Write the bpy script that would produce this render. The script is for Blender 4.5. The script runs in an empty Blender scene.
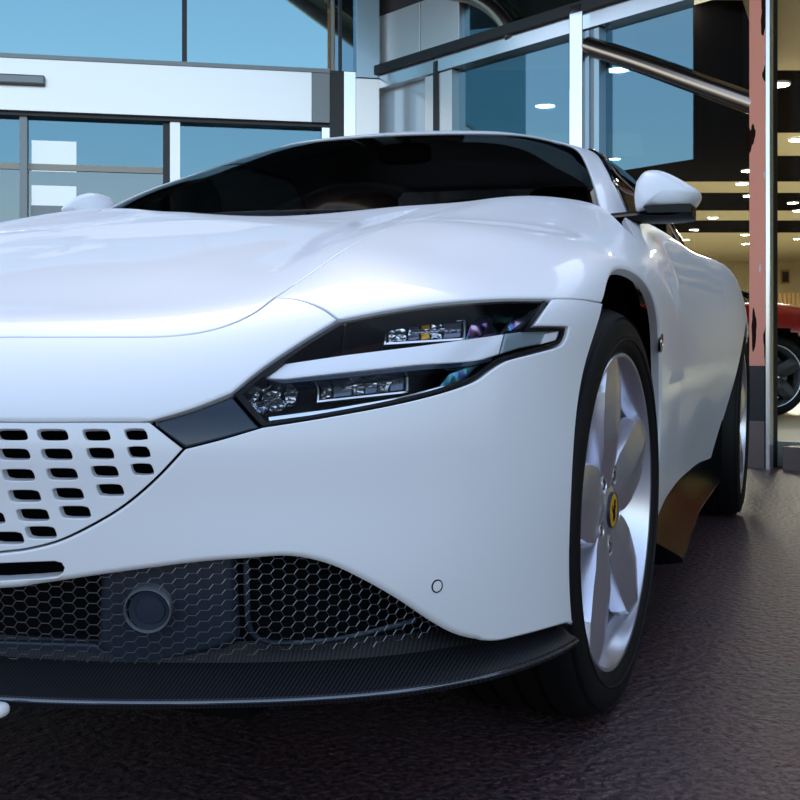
import bpy, bmesh, math, random
import numpy as np
from mathutils import Vector, Matrix
from mathutils.bvhtree import BVHTree
from mathutils.geometry import delaunay_2d_cdt
random.seed(4); rng = np.random.default_rng(4)
SC = bpy.context.scene; COL = SC.collection
PI = math.pi
# ---------------------------------------------------------------- camera (lens in pixels of an 800 px frame)
FP = 1146.; TH = math.radians(20.1); PX, PY = 400., 363.
EYE = np.array([1.936, 1.26, .588])
F0 = np.array([-math.cos(TH), -math.sin(TH), 0]); R0 = np.array([-math.sin(TH), math.cos(TH), 0]); U0 = np.array([0, 0, 1.])
# the forecourt drains sideways: the paving and the car on it lean 1.2 degrees
LEAN = math.radians(-1.2); PIV = np.array([0, .945, 0])
RW = np.array([[1, 0, 0], [0, math.cos(LEAN), -math.sin(LEAN)], [0, math.sin(LEAN), math.cos(LEAN)]])
LEAN_M = Matrix(RW.tolist()).to_4x4(); LEAN_M.translation = Vector(PIV-RW@PIV)
EC = PIV+RW.T@(EYE-PIV); FC = RW.T@F0; RC = RW.T@R0; UC = RW.T@U0     # camera in the car's own frame
def ray_car(px, py): return FC+RC*(px-PX)/FP-UC*(py-PY)/FP
def ray_world(px, py): return F0+R0*(px-PX)/FP-U0*(py-PY)/FP
def at_depth(px, py, d): return EYE+ray_world(px, py)*d
def car_at(px, py, **k):
    r = ray_car(px, py); (a, val), = k.items(); i = 'xyz'.index(a)
    return EC+r*((val-EC[i])/r[i])
# ---------------------------------------------------------------- materials
def mat(name, color=(.8, .8, .8), rough=.5, metal=0., coat=0., emit=None, estr=0., spec=None, aniso=0., film=0.):
    m = bpy.data.materials.new(name); m.use_nodes = True
    b = m.node_tree.nodes['Principled BSDF']
    b.inputs['Base Color'].default_value = (*color, 1); b.inputs['Roughness'].default_value = rough
    b.inputs['Metallic'].default_value = metal; b.inputs['Coat Weight'].default_value = coat; b.inputs['Coat Roughness'].default_value = .02
    if spec is not None: b.inputs['Specular IOR Level'].default_value = spec
    if emit: b.inputs['Emission Color'].default_value = (*emit, 1); b.inputs['Emission Strength'].default_value = estr
    if film: b.inputs['Thin Film Thickness'].default_value = film; b.inputs['Thin Film IOR'].default_value = 1.6
    return m
def nodes_of(m): return m.node_tree.nodes, m.node_tree.links, m.node_tree.nodes['Principled BSDF']
def glass(name, tint, reflect, tcol=(1, 1, 1), rough=0., fres=True, gain=.75):
    """thin pane: lets light straight through, tinted, and mirrors part of it"""
    m = bpy.data.materials.new(name); m.use_nodes = True; n, l = m.node_tree.nodes, m.node_tree.links; n.clear()
    o = n.new('ShaderNodeOutputMaterial'); mx = n.new('ShaderNodeMixShader')
    t = n.new('ShaderNodeBsdfTransparent'); t.inputs[0].default_value = (*tint, 1)
    g = n.new('ShaderNodeBsdfGlossy'); g.inputs[0].default_value = (*tcol, 1); g.inputs['Roughness'].default_value = rough
    if fres:
        lw = n.new('ShaderNodeLayerWeight'); lw.inputs[0].default_value = .25
        mr = n.new('ShaderNodeMapRange'); mr.inputs['To Min'].default_value = reflect; mr.inputs['To Max'].default_value = min(1, reflect+gain)
        l.new(lw.outputs['Fresnel'], mr.inputs['Value']); l.new(mr.outputs[0], mx.inputs[0])
    else: mx.inputs[0].default_value = reflect
    l.new(t.outputs[0], mx.inputs[1]); l.new(g.outputs[0], mx.inputs[2]); l.new(mx.outputs[0], o.inputs[0])
    return m
def noise_mix(m, c1, c2, scale, detail=6, lo=.4, hi=.6, bump=0., bdist=.002, rough=None):
    n, l, b = nodes_of(m)
    tc = n.new('ShaderNodeTexCoord'); ns = n.new('ShaderNodeTexNoise'); ns.inputs['Scale'].default_value = scale; ns.inputs['Detail'].default_value = detail
    l.new(tc.outputs['Object'], ns.inputs['Vector'])
    r = n.new('ShaderNodeValToRGB'); r.color_ramp.elements[0].position = lo; r.color_ramp.elements[1].position = hi
    r.color_ramp.elements[0].color = (*c1, 1); r.color_ramp.elements[1].color = (*c2, 1)
    l.new(ns.outputs[0], r.inputs[0]); l.new(r.outputs[0], b.inputs['Base Color'])
    if bump:
        bp = n.new('ShaderNodeBump'); bp.inputs['Strength'].default_value = bump; bp.inputs['Distance'].default_value = bdist
        l.new(ns.outputs[0], bp.inputs['Height']); l.new(bp.outputs[0], b.inputs['Normal'])
    return m
M = {}
M['paint'] = mat('white_pearl_paint', (.82, .84, .88), .38, 0, .35)
M['black'] = mat('black_plastic', (.012, .013, .016), .45)
M['void'] = mat('matt_black', (.004, .004, .005), .9, spec=.1)
M['gloss'] = mat('gloss_black', (.006, .007, .009), .06, 0, 1.)
M['navy'] = mat('smoked_navy', (.008, .020, .042), .14, 0, .08)
M['bowl'] = mat('lamp_bowl_black', (.003, .0035, .005), .3, spec=.2)
M['slate'] = mat('slate_plastic', (.016, .026, .045), .45)
M['rubber'] = mat('rubber', (.0035, .0035, .004), .6, spec=.25)
M['alloy'] = mat('silver_alloy', (.72, .73, .82), .27, .85)
M['chrome'] = mat('chrome', (.82, .84, .88), .05, 1.)
M['wire'] = mat('grey_wire', (.16, .17, .19), .35, .9)
M['ring'] = mat('grey_ring', (.34, .38, .44), .3, .7)
M['disc'] = mat('brake_steel', (.10, .10, .11), .4, .8)
M['yellow'] = mat('yellow_enamel', (.80, .42, .005), .3, 0, .5)
M['brass'] = mat('amber_reflector', (.60, .33, .03), .2, .6)
M['red'] = mat('red_paint', (.34, .003, .005), .25, 0, 1.)
M['white'] = mat('white_enamel', (.85, .86, .88), .3)
M['blade'] = mat('sky_pale_light_guide', (.95, .96, .98), .3, .1, 1.)  # pale base colour stands in for sky mirrored along the guide
M['irid'] = mat('iridescent_reflector', (.45, .50, .60), .12, 1., film=480)
M['lampglass'] = mat('projector_glass', (.10, .12, .16), .08, .6, .5, film=380)
M['maroon'] = mat('smoked_maroon', (.016, .005, .0045), .5, spec=.15)
M['blade_end'] = mat('grey_light_guide', (.26, .33, .37), .2, .2, .8)
M['leather'] = mat('dark_leather', (.016, .013, .012), .5)
M['sideglass'] = glass('dark_side_glass', (.05, .05, .05), .015, gain=.4)
M['skirt'] = mat('gloss_black_skirt', (.003, .003, .004), .16, spec=.05)
M['lens'] = glass('clear_lamp_cover', (.95, .96, .98), .004, gain=.14)
M['screen'] = glass('smoked_windscreen', (.20, .19, .18), .015, gain=.4)
M['carbon'] = mat('carbon_weave', (.015, .016, .02), .4, 0, .0, spec=.25)
M['crystal'] = mat('cut_crystal', (.62, .66, .72), .06, .9)
def bumpy(m, scale, dist, sc=(1, 1, 1)):
    n, l, b = nodes_of(m); tc = n.new('ShaderNodeTexCoord'); mp = n.new('ShaderNodeMapping'); mp.inputs['Scale'].default_value = sc
    v = n.new('ShaderNodeTexVoronoi'); v.inputs['Scale'].default_value = scale; bp = n.new('ShaderNodeBump'); bp.inputs['Strength'].default_value = 1; bp.inputs['Distance'].default_value = dist
    l.new(tc.outputs['Object'], mp.inputs[0]); l.new(mp.outputs[0], v.inputs['Vector']); l.new(v.outputs['Distance'], bp.inputs['Height']); l.new(bp.outputs[0], b.inputs['Normal'])
def noise_bump(m, scale, dist):
    n, l, b = nodes_of(m); tc = n.new('ShaderNodeTexCoord'); mp = n.new('ShaderNodeMapping'); mp.inputs['Scale'].default_value = (1.6, 1.6, .5); mp.inputs['Rotation'].default_value = (.5, .5, 0)
    v = n.new('ShaderNodeTexNoise'); v.inputs['Scale'].default_value = scale; v.inputs['Detail'].default_value = 2; bp = n.new('ShaderNodeBump'); bp.inputs['Strength'].default_value = 1; bp.inputs['Distance'].default_value = dist
    l.new(tc.outputs['Object'], mp.inputs[0]); l.new(mp.outputs[0], v.inputs['Vector']); l.new(v.outputs[0], bp.inputs['Height']); l.new(bp.outputs[0], b.inputs['Normal'])
bumpy(M['crystal'], 110, .012); noise_bump(M['irid'], 14, .004)
def rainbow(m):
    n, l, b = nodes_of(m); tc = n.new('ShaderNodeTexCoord'); mp = n.new('ShaderNodeMapping'); mp.inputs['Rotation'].default_value = (0, .9, 0); mp.inputs['Scale'].default_value = (1, 1, .25)
    v = n.new('ShaderNodeTexNoise'); v.inputs['Scale'].default_value = 38; v.inputs['Detail'].default_value = 1; r = n.new('ShaderNodeValToRGB'); e = r.color_ramp.elements
    e[0].position = .34; e[0].color = (.01, .012, .016, 1); e[1].position = .70; e[1].color = (.55, .45, .62, 1)
    for p, c in ((.42, (.03, .16, .20)), (.48, (.15, .45, .50)), (.54, (.10, .14, .40)), (.61, (.30, .16, .36))): e.new(p).color = (*c, 1)
    l.new(tc.outputs['Object'], mp.inputs[0]); l.new(mp.outputs[0], v.inputs['Vector']); l.new(v.outputs[0], r.inputs[0]); l.new(r.outputs[0], b.inputs['Base Color'])
rainbow(M['irid'])
def carbon():
    n, l, b = nodes_of(M['carbon'])
    tc = n.new('ShaderNodeTexCoord'); w = n.new('ShaderNodeTexWave'); w.inputs['Scale'].default_value = 75; w.bands_direction = 'Y'
    l.new(tc.outputs['Object'], w.inputs['Vector'])
    r = n.new('ShaderNodeValToRGB'); r.color_ramp.elements[0].color = (.003, .003, .004, 1); r.color_ramp.elements[1].color = (.022, .022, .028, 1)
    l.new(w.outputs['Fac'], r.inputs[0]); l.new(r.outputs[0], b.inputs['Base Color'])
carbon()
# ---------------------------------------------------------------- objects
def tag(o, label=None, cat=None, group=None, kind=None):
    if label: o['label'] = label
    if cat: o['category'] = cat
    if group: o['group'] = group
    if kind: o['kind'] = kind
    return o
def empty(name, loc=(0, 0, 0), rz=0, parent=None):
    o = bpy.data.objects.new(name, None); COL.objects.link(o); o.location = loc; o.rotation_euler = (0, 0, rz)
    o.empty_display_size = .1
    if parent: o.parent = parent
    return o
def mesh_obj(name, V, Fs, m, parent=None, normals=None, smooth=None, sharp=None):
    me = bpy.data.meshes.new(name); me.from_pydata([tuple(map(float, v)) for v in V], [], [tuple(map(int, f)) for f in Fs]); me.update()
    if normals is not None:
        me.polygons.foreach_set('use_smooth', [True]*len(me.polygons))
        me.normals_split_custom_set_from_vertices([tuple(map(float, n)) for n in normals])
    elif smooth is not None:
        me.polygons.foreach_set('use_smooth', [True]*len(me.polygons)); me.set_sharp_from_angle(angle=math.radians(smooth))
    for mm in (m if isinstance(m, (list, tuple)) else [m]): me.materials.append(mm)
    o = bpy.data.objects.new(name, me); COL.objects.link(o)
    if parent: o.parent = parent
    return o
class MB:
    """collects shapes, then links them as one mesh object"""
    def __init__(s): s.V = []; s.F = []
    def add(s, V, Fs, T=None):
        b = len(s.V)
        for v in V:
            v = Vector(v); s.V.append(tuple(T@v) if T is not None else tuple(v))
        s.F += [tuple(i+b for i in f) for f in Fs]; return s
    def box(s, x0, x1, y0, y1, z0, z1, bev=0., T=None):
        bm = bmesh.new(); bmesh.ops.create_cube(bm, size=1)
        for v in bm.verts: v.co = Vector(((x0+x1)/2+v.co.x*(x1-x0), (y0+y1)/2+v.co.y*(y1-y0), (z0+z1)/2+v.co.z*(z1-z0)))
        if bev: bmesh.ops.bevel(bm, geom=bm.edges[:], offset=bev, segments=2, affect='EDGES', profile=.5)
        bm.verts.index_update()
        s.add([v.co for v in bm.verts], [[v.index for v in f.verts] for f in bm.faces], T); bm.free(); return s
    def tube(s, pts, r, n=8, closed=False, cap=True):
        P = [Vector(p) for p in pts]; k = len(P); rings = []
        rr = r if isinstance(r, (list, tuple)) else [r]*k
        ref = None
        for i, p in enumerate(P):
            t = (P[(i+1) % k]-P[i-1]) if closed else (P[min(i+1, k-1)]-P[max(i-1, 0)])
            t.normalize()
            if ref is None: ref = t.orthogonal().normalized()
            ref = (ref-t*ref.dot(t)).normalized(); b = t.cross(ref)
            rings.append([p+(ref*math.cos(2*PI*j/n)+b*math.sin(2*PI*j/n))*rr[i] for j in range(n)])
        V = [v for rg in rings for v in rg]; Fs = []
        for i in range(k if closed else k-1):
            for j in range(n): Fs.append((i*n+j, i*n+(j+1) % n, ((i+1) % k)*n+(j+1) % n, ((i+1) % k)*n+j))
        if cap and not closed: Fs += [tuple(range(n))[::-1], tuple((k-1)*n+j for j in range(n))]
        return s.add(V, Fs)
    def lathe(s, prof, n=64, axis='Y', closed=False, T=None, a0=0., a1=2*PI):
        """prof: (radius, height along axis)"""
        full = abs(a1-a0-2*PI) < 1e-6; V = []; k = len(prof); m = n if full else n+1
        for i in range(m):
            a = a0+(a1-a0)*i/n
            for r, h in prof:
                c, q = r*math.cos(a), r*math.sin(a)
                V.append((q, h, c) if axis == 'Y' else (c, q, h) if axis == 'Z' else (h, c, q))
        Fs = []
        for i in range(n):
            for j in range(k if closed else k-1):
                a, b = i*k+j, i*k+(j+1) % k; c, d = ((i+1) % m)*k+(j+1) % k, ((i+1) % m)*k+j
                Fs.append((a, b, c, d))
        return s.add(V, Fs, T)
    def loft(s, rings, cap=True, closed=True):
        n = len(rings[0]); V = [p for r in rings for p in r]; Fs = []
        for i in range(len(rings)-1):
            for j in range(n if closed else n-1):
                Fs.append((i*n+j, i*n+(j+1) % n, (i+1)*n+(j+1) % n, (i+1)*n+j))
        if cap: Fs += [tuple(range(n))[::-1], tuple((len(rings)-1)*n+j for j in range(n))]
        return s.add(V, Fs)
    def prism(s, poly, h, T=None):
        """2D polygon in XY extruded along Z by h"""
        n = len(poly); V = [(x, y, 0) for x, y in poly]+[(x, y, h) for x, y in poly]
        return s.add(V, [tuple(range(n))[::-1], tuple(range(n, 2*n))]+[(i, (i+1) % n, n+(i+1) % n, n+i) for i in range(n)], T)
    def build(s, name, m, parent=None, smooth=None, fix=True):
        me = bpy.data.meshes.new(name); me.from_pydata(s.V, [], s.F); me.update()
        if fix:
            bm = bmesh.new(); bm.from_mesh(me); bmesh.ops.recalc_face_normals(bm, faces=bm.faces[:]); bm.to_mesh(me); bm.free()
        if smooth is not None:
            me.polygons.foreach_set('use_smooth', [True]*len(me.polygons)); me.set_sharp_from_angle(angle=math.radians(smooth))
        me.materials.append(m); o = bpy.data.objects.new(name, me); COL.objects.link(o)
        if parent: o.parent = parent
        return o
def cr(pts, n=12):
    """Catmull-Rom through points"""
    P = np.array(pts, float)
    if len(P) < 3:
        t = np.linspace(0, 1, n*2)[:, None]; return P[0]*(1-t)+P[-1]*t
    E = np.concatenate([[2*P[0]-P[1]], P, [2*P[-1]-P[-2]]]); out = []
    for i in range(1, len(E)-2):
        p0, p1, p2, p3 = E[i-1:i+3]
        for t in np.linspace(0, 1, n, endpoint=False):
            out.append(.5*(2*p1+(p2-p0)*t+(2*p0-5*p1+4*p2-p3)*t*t+(3*p1-p0-3*p2+p3)*t**3))
    out.append(P[-1]); return np.array(out)
def lin(pts, n=12):
    P = np.array(pts, float); out = []
    for a, b in zip(P[:-1], P[1:]): out += [a+(b-a)*t for t in np.linspace(0, 1, n, endpoint=False)]
    return np.array(out+[P[-1]])
# ---------------------------------------------------------------- smooth surfaces
def spline_mat(t, x, d=0):
    """weights W so that W @ data = natural cubic spline through (t, data) evaluated at x (d-th derivative)"""
    t = np.asarray(t, float); x = np.asarray(x, float); n = len(t); h = np.diff(t)
    A = np.eye(n); B = np.zeros((n, n))
    for i in range(1, n-1):
        A[i, i-1] = h[i-1]; A[i, i] = 2*(h[i-1]+h[i]); A[i, i+1] = h[i]
        B[i, i-1] = 6/h[i-1]; B[i, i+1] = 6/h[i]; B[i, i] = -6/h[i-1]-6/h[i]
    M2 = np.linalg.solve(A, B)
    k = np.clip(np.searchsorted(t, x, side='right')-1, 0, n-2)
    hk = h[k]; a = (t[k+1]-x)/hk; b = (x-t[k])/hk
    W = np.zeros((len(x), n)); r = np.arange(len(x))
    if d == 0:
        W[r, k] += a; W[r, k+1] += b
        W += ((a**3-a)*hk**2/6)[:, None]*M2[k] + ((b**3-b)*hk**2/6)[:, None]*M2[k+1]
    else:
        W[r, k] -= 1/hk; W[r, k+1] += 1/hk
        W += (-(3*a**2-1)*hk/6)[:, None]*M2[k] + ((3*b**2-1)*hk/6)[:, None]*M2[k+1]
    return W
class Surf:
    """tensor spline through P[u][v]; mirrored in Y across u=0 (mu0), u=end (mu1) and v=end (mv1)"""
    def __init__(s, P, tu=None, tv=None, mu1=False):
        P = np.array(P, float); nu, nv = P.shape[:2]; s.nu, s.nv = nu, nv
        if tu is None:
            tu = np.concatenate([[0], np.cumsum(np.linalg.norm(np.diff(P, axis=0), axis=2).mean(1))])
        if tv is None:
            tv = np.concatenate([[0], np.cumsum(np.linalg.norm(np.diff(P, axis=1), axis=2).mean(0))])
        s.u1, s.v1 = tu[-1], tv[-1]; s.ku, s.kv = tu, tv
        fl = np.array([1, -1, 1.]); g = 3
        E = np.concatenate([P[g:0:-1]*fl, P]); tE = np.concatenate([-tu[g:0:-1], tu])
        if mu1:
            E = np.concatenate([E, P[-2:-2-g:-1]*fl]); tE = np.concatenate([tE, 2*tu[-1]-tu[-2:-2-g:-1]])
        E = np.concatenate([E, E[:, -2:-2-g:-1]*fl], axis=1)
        tv2 = np.concatenate([tv, 2*tv[-1]-tv[-2:-2-g:-1]])
        s.E, s.tu, s.tv = E, tE, tv2
    def ev(s, uv, d=(0, 0)):
        uv = np.asarray(uv, float).reshape(-1, 2)
        return np.einsum('pi,ijk,pj->pk', spline_mat(s.tu, uv[:, 0], d[0]), s.E, spline_mat(s.tv, uv[:, 1], d[1]))
    def nrm(s, uv):
        n = np.cross(s.ev(uv, (1, 0)), s.ev(uv, (0, 1)))
        return n/np.maximum(np.linalg.norm(n, axis=1), 1e-9)[:, None]
BODY = [  # stations from the nose centre round the corner to the tail; rings from the sill up to the bonnet centre line
 [(0.91,0,0.22),(0.93,0,0.32),(0.945,0,0.43),(0.955,0,0.525),(0.865,0,0.605),(0.74,0,0.648),(0.58,0,0.69),(0.4,0,0.735),(0.24,0,0.772)],
 [(0.9,0.23,0.22),(0.92,0.23,0.32),(0.935,0.23,0.43),(0.94,0.225,0.525),(0.855,0.2,0.605),(0.73,0.165,0.648),(0.575,0.13,0.69),(0.395,0.09,0.737),(0.22,0,0.777)],
 [(0.865,0.43,0.22),(0.885,0.435,0.32),(0.895,0.44,0.43),(0.895,0.43,0.525),(0.82,0.38,0.607),(0.7,0.315,0.65),(0.55,0.25,0.693),(0.375,0.165,0.741),(0.19,0,0.784)],
 [(0.795,0.605,0.215),(0.815,0.62,0.32),(0.82,0.62,0.43),(0.815,0.61,0.532),(0.755,0.55,0.613),(0.645,0.46,0.66),(0.5,0.355,0.705),(0.335,0.23,0.75),(0.14,0,0.796)],
 [(0.695,0.76,0.21),(0.705,0.775,0.315),(0.705,0.775,0.43),(0.7,0.765,0.552),(0.66,0.7,0.638),(0.56,0.58,0.69),(0.42,0.44,0.724),(0.27,0.28,0.766),(0.07,0,0.812)],
 [(0.565,0.862,0.21),(0.57,0.87,0.31),(0.565,0.875,0.43),(0.565,0.865,0.572),(0.54,0.81,0.668),(0.44,0.605,0.735),(0.32,0.475,0.752),(0.18,0.3,0.787),(-0.02,0,0.832)],
 [(0.4,0.925,0.21),(0.4,0.93,0.31),(0.4,0.932,0.43),(0.41,0.922,0.585),(0.4,0.885,0.69),(0.3,0.62,0.772),(0.2,0.5,0.784),(0.07,0.31,0.812),(-0.12,0,0.853)],
 [(0.2,0.94,0.2),(0.2,0.95,0.31),(0.2,0.955,0.44),(0.2,0.955,0.6),(0.2,0.92,0.735),(0.1,0.62,0.82),(0,0.52,0.827),(-0.1,0.32,0.847),(-0.26,0,0.882)],
 [(-0.1,0.935,0.2),(-0.1,0.95,0.31),(-0.1,0.96,0.45),(-0.1,0.965,0.62),(-0.1,0.93,0.775),(-0.15,0.6,0.855),(-0.2,0.5,0.862),(-0.3,0.31,0.875),(-0.42,0,0.895)],
 [(-0.4,0.93,0.2),(-0.4,0.945,0.31),(-0.4,0.955,0.45),(-0.4,0.962,0.62),(-0.4,0.925,0.8),(-0.45,0.62,0.923),(-0.45,0.48,0.912),(-0.5,0.29,0.918),(-0.58,0,0.925)],
 [(-0.8,0.9,0.2),(-0.8,0.92,0.31),(-0.8,0.935,0.45),(-0.8,0.95,0.62),(-0.8,0.915,0.81),(-0.8,0.70,0.973),(-0.82,0.46,0.98),(-0.82,0.28,0.97),(-0.85,0,0.945)],
 [(-1.3,0.88,0.2),(-1.3,0.9,0.31),(-1.3,0.925,0.45),(-1.3,0.945,0.62),(-1.3,0.92,0.8),(-1.3,0.805,0.962),(-1.3,0.6,0.94),(-1.3,0.34,0.94),(-1.3,0,0.94)],
 [(-1.8,0.87,0.2),(-1.8,0.89,0.31),(-1.8,0.925,0.46),(-1.8,0.955,0.64),(-1.8,0.935,0.82),(-1.8,0.835,0.95),(-1.8,0.6,0.96),(-1.8,0.34,0.96),(-1.8,0,0.96)],
 [(-2.3,0.88,0.2),(-2.3,0.915,0.32),(-2.3,0.955,0.48),(-2.3,0.98,0.68),(-2.3,0.96,0.87),(-2.3,0.84,0.965),(-2.3,0.6,0.98),(-2.3,0.34,0.98),(-2.3,0,0.98)],
 [(-2.67,0.9,0.22),(-2.67,0.955,0.34),(-2.67,0.98,0.5),(-2.67,0.987,0.7),(-2.67,0.955,0.87),(-2.67,0.82,0.96),(-2.67,0.6,0.98),(-2.67,0.34,0.98),(-2.67,0,0.98)],
 [(-3.1,0.88,0.26),(-3.1,0.92,0.36),(-3.1,0.93,0.5),(-3.1,0.94,0.68),(-3.1,0.89,0.83),(-3.1,0.72,0.925),(-3.1,0.5,0.95),(-3.1,0.28,0.955),(-3.1,0,0.955)],
 [(-3.5,0.78,0.3),(-3.52,0.82,0.38),(-3.54,0.83,0.48),(-3.56,0.82,0.62),(-3.54,0.74,0.78),(-3.5,0.58,0.88),(-3.46,0.42,0.905),(-3.44,0.22,0.91),(-3.44,0,0.91)],
]
CAB = [
 [(-.60,0,.945),(-.85,0,1.075),(-1.10,0,1.187),(-1.37,0,1.278),(-1.62,0,1.303)],
 [(-.63,.30,.945),(-.88,.29,1.072),(-1.125,.28,1.182),(-1.385,.25,1.273),(-1.64,0,1.304)],
 [(-.70,.58,.94),(-.95,.54,1.06),(-1.18,.49,1.167),(-1.42,.42,1.258),(-1.67,0,1.304)],
 [(-.80,.745,.935),(-1.0,.69,1.05),(-1.23,.625,1.148),(-1.46,.53,1.235),(-1.70,0,1.304)],
 [(-1.05,.80,.94),(-1.2,.75,1.05),(-1.38,.68,1.145),(-1.55,.575,1.228),(-1.74,0,1.303)],
 [(-1.5,.83,.945),(-1.55,.78,1.055),(-1.63,.70,1.15),(-1.7,.59,1.23),(-1.79,0,1.302)],
 [(-2.0,.83,.955),(-2.0,.775,1.06),(-1.97,.69,1.15),(-1.9,.575,1.23),(-1.84,0,1.30)],
 [(-2.5,.76,.96),(-2.4,.69,1.06),(-2.27,.61,1.145),(-2.08,.5,1.23),(-1.89,0,1.298)],
 [(-2.95,.5,.96),(-2.75,.45,1.06),(-2.5,.4,1.15),(-2.22,.32,1.245),(-1.92,0,1.297)],
 [(-3.1,0,.96),(-2.85,0,1.065),(-2.58,0,1.16),(-2.28,0,1.255),(-1.95,0,1.296)],
]
# ---------------------------------------------------------------- trimmed panels cut from the smooth surfaces
class Body:
    def __init__(s, P, mu1=False, N=(420, 220)):
        s.S = Surf(P, mu1=mu1); s.N = N; s.cache = {}
        s.U = np.linspace(0, s.S.u1, N[0]+1); s.Vv = np.linspace(0, s.S.v1, N[1]+1)
        g = np.stack(np.meshgrid(s.U, s.Vv, indexing='ij'), -1).reshape(-1, 2)
        s.P = s.S.ev(g); s.Nn = s.S.nrm(g)
    def bvh(s, off):
        if off not in s.cache:
            X = s.P+s.Nn*off; nu, nv = s.N; T = []
            for i in range(nu):
                for j in range(nv):
                    a = i*(nv+1)+j; T += [(a, a+nv+1, a+nv+2), (a, a+nv+2, a+1)]
            s.cache[off] = (BVHTree.FromPolygons([tuple(x) for x in X], T), X)
        return s.cache[off]
    def uv_of(s, loc, idx, off):
        X = s.cache[off][1]; nv = s.N[1]; c, k = divmod(idx, 2); i, j = divmod(c, nv); a = i*(nv+1)+j
        ids = (a, a+nv+1, a+nv+2) if k == 0 else (a, a+nv+2, a+1)
        uvs = [(s.U[q//(nv+1)], s.Vv[q % (nv+1)]) for q in ids]; A, B, D = (X[q] for q in ids); p = np.array(loc)
        M3 = np.stack([B-A, D-A], 1); w, *_ = np.linalg.lstsq(M3, p-A, rcond=None)
        return np.array(uvs[0])+w[0]*(np.array(uvs[1])-uvs[0])+w[1]*(np.array(uvs[2])-uvs[0])
    def cast(s, o, d, off=0.):
        b, X = s.bvh(off); loc, nn, idx, dist = b.ray_cast(Vector(o), Vector(d))
        if loc is None:
            best = None
            for t in np.linspace(.6, 4.5, 300):
                l2, n2, i2, d2 = b.find_nearest(Vector(np.array(o)+np.array(d)*t))
                if best is None or d2 < best[0]: best = (d2, l2, i2)
            _, loc, idx = best
        return s.uv_of(loc, idx, off)
    def px(s, p, off=0.): return s.cast(EC, ray_car(*p), off)
    def path(s, segs, off=0.):
        """segments (space, points, smooth[, bevel]) -> closed uv outline with a bevel width per point"""
        out = []; bev = []
        for sg in segs:
            sp, pts, sm = sg[:3]; b = sg[3] if len(sg) > 3 else .0015
            q = cr(pts) if sm else lin(pts)
            if sp == 'px': q = np.array([s.px(p, off) for p in q])
            elif sp == 'xy': q = np.array([s.cast((p[0], p[1], 3.), (0, 0, -1), off) for p in q])
            elif sp == 'xz': q = np.array([s.cast((p[0], 3., p[1]), (0, -1, 0), off) for p in q])
            out.append(q); bev += [b]*len(q)
        return np.concatenate(out), np.array(bev)
def resample(q, b, h):
    q2 = np.concatenate([q, q[:1]]); b2 = np.concatenate([b, b[:1]])
    seg = np.linalg.norm(np.diff(q2, axis=0), axis=1); keep = [0]
    # keep corners: split at sharp turns
    n = len(q); d = np.diff(np.concatenate([q[-1:], q, q[:1]]), axis=0)
    d = d/np.maximum(np.linalg.norm(d, axis=1), 1e-9)[:, None]
    turn = np.einsum('ij,ij->i', d[:-1], d[1:]) < .93
    L = np.concatenate([[0], np.cumsum(seg)]); T = L[-1]
    cs = sorted(set([0.]+[L[i] for i in range(n) if turn[i]]))
    st = [cs[0]]
    for c in cs[1:]:
        if c-st[-1] > .3*h: st.append(c)
    st.append(T); ts = []
    for a, c in zip(st[:-1], st[1:]):
        k = max(1, int(round((c-a)/h))); ts += list(np.linspace(a, c, k, endpoint=False))
    ts = np.array(ts)
    return np.stack([np.interp(ts, L, q2[:, 0]), np.interp(ts, L, q2[:, 1])], 1), np.interp(ts, L, b2)
def area(q): x, y = q[:, 0], q[:, 1]; return .5*np.sum(x*np.roll(y, -1)-np.roll(x, -1)*y)
def inset(q, w):
    """move a counter-clockwise outline inwards by w (per point)"""
    e = np.roll(q, -1, 0)-q; e = e/np.maximum(np.linalg.norm(e, axis=1), 1e-9)[:, None]
    nr = np.stack([-e[:, 1], e[:, 0]], 1); n0 = np.roll(nr, 1, 0); m = nr+n0
    m = m/np.maximum(np.linalg.norm(m, axis=1), 1e-6)[:, None]
    c = np.maximum(np.einsum('ij,ij->i', m, nr), .45)
    return q+m*((np.asarray(w)+np.zeros(len(q)))/c)[:, None]
def inside(p, q):
    x, y = p[:, 0], p[:, 1]; r = np.zeros(len(p), bool); n = len(q)
    for i in range(n):
        (x0, y0), (x1, y1) = q[i-1], q[i]
        if y0 == y1: continue
        c = ((y0 > y) != (y1 > y)) & (x < (x1-x0)*(y-y0)/(y1-y0)+x0); r ^= c
    return r
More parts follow.
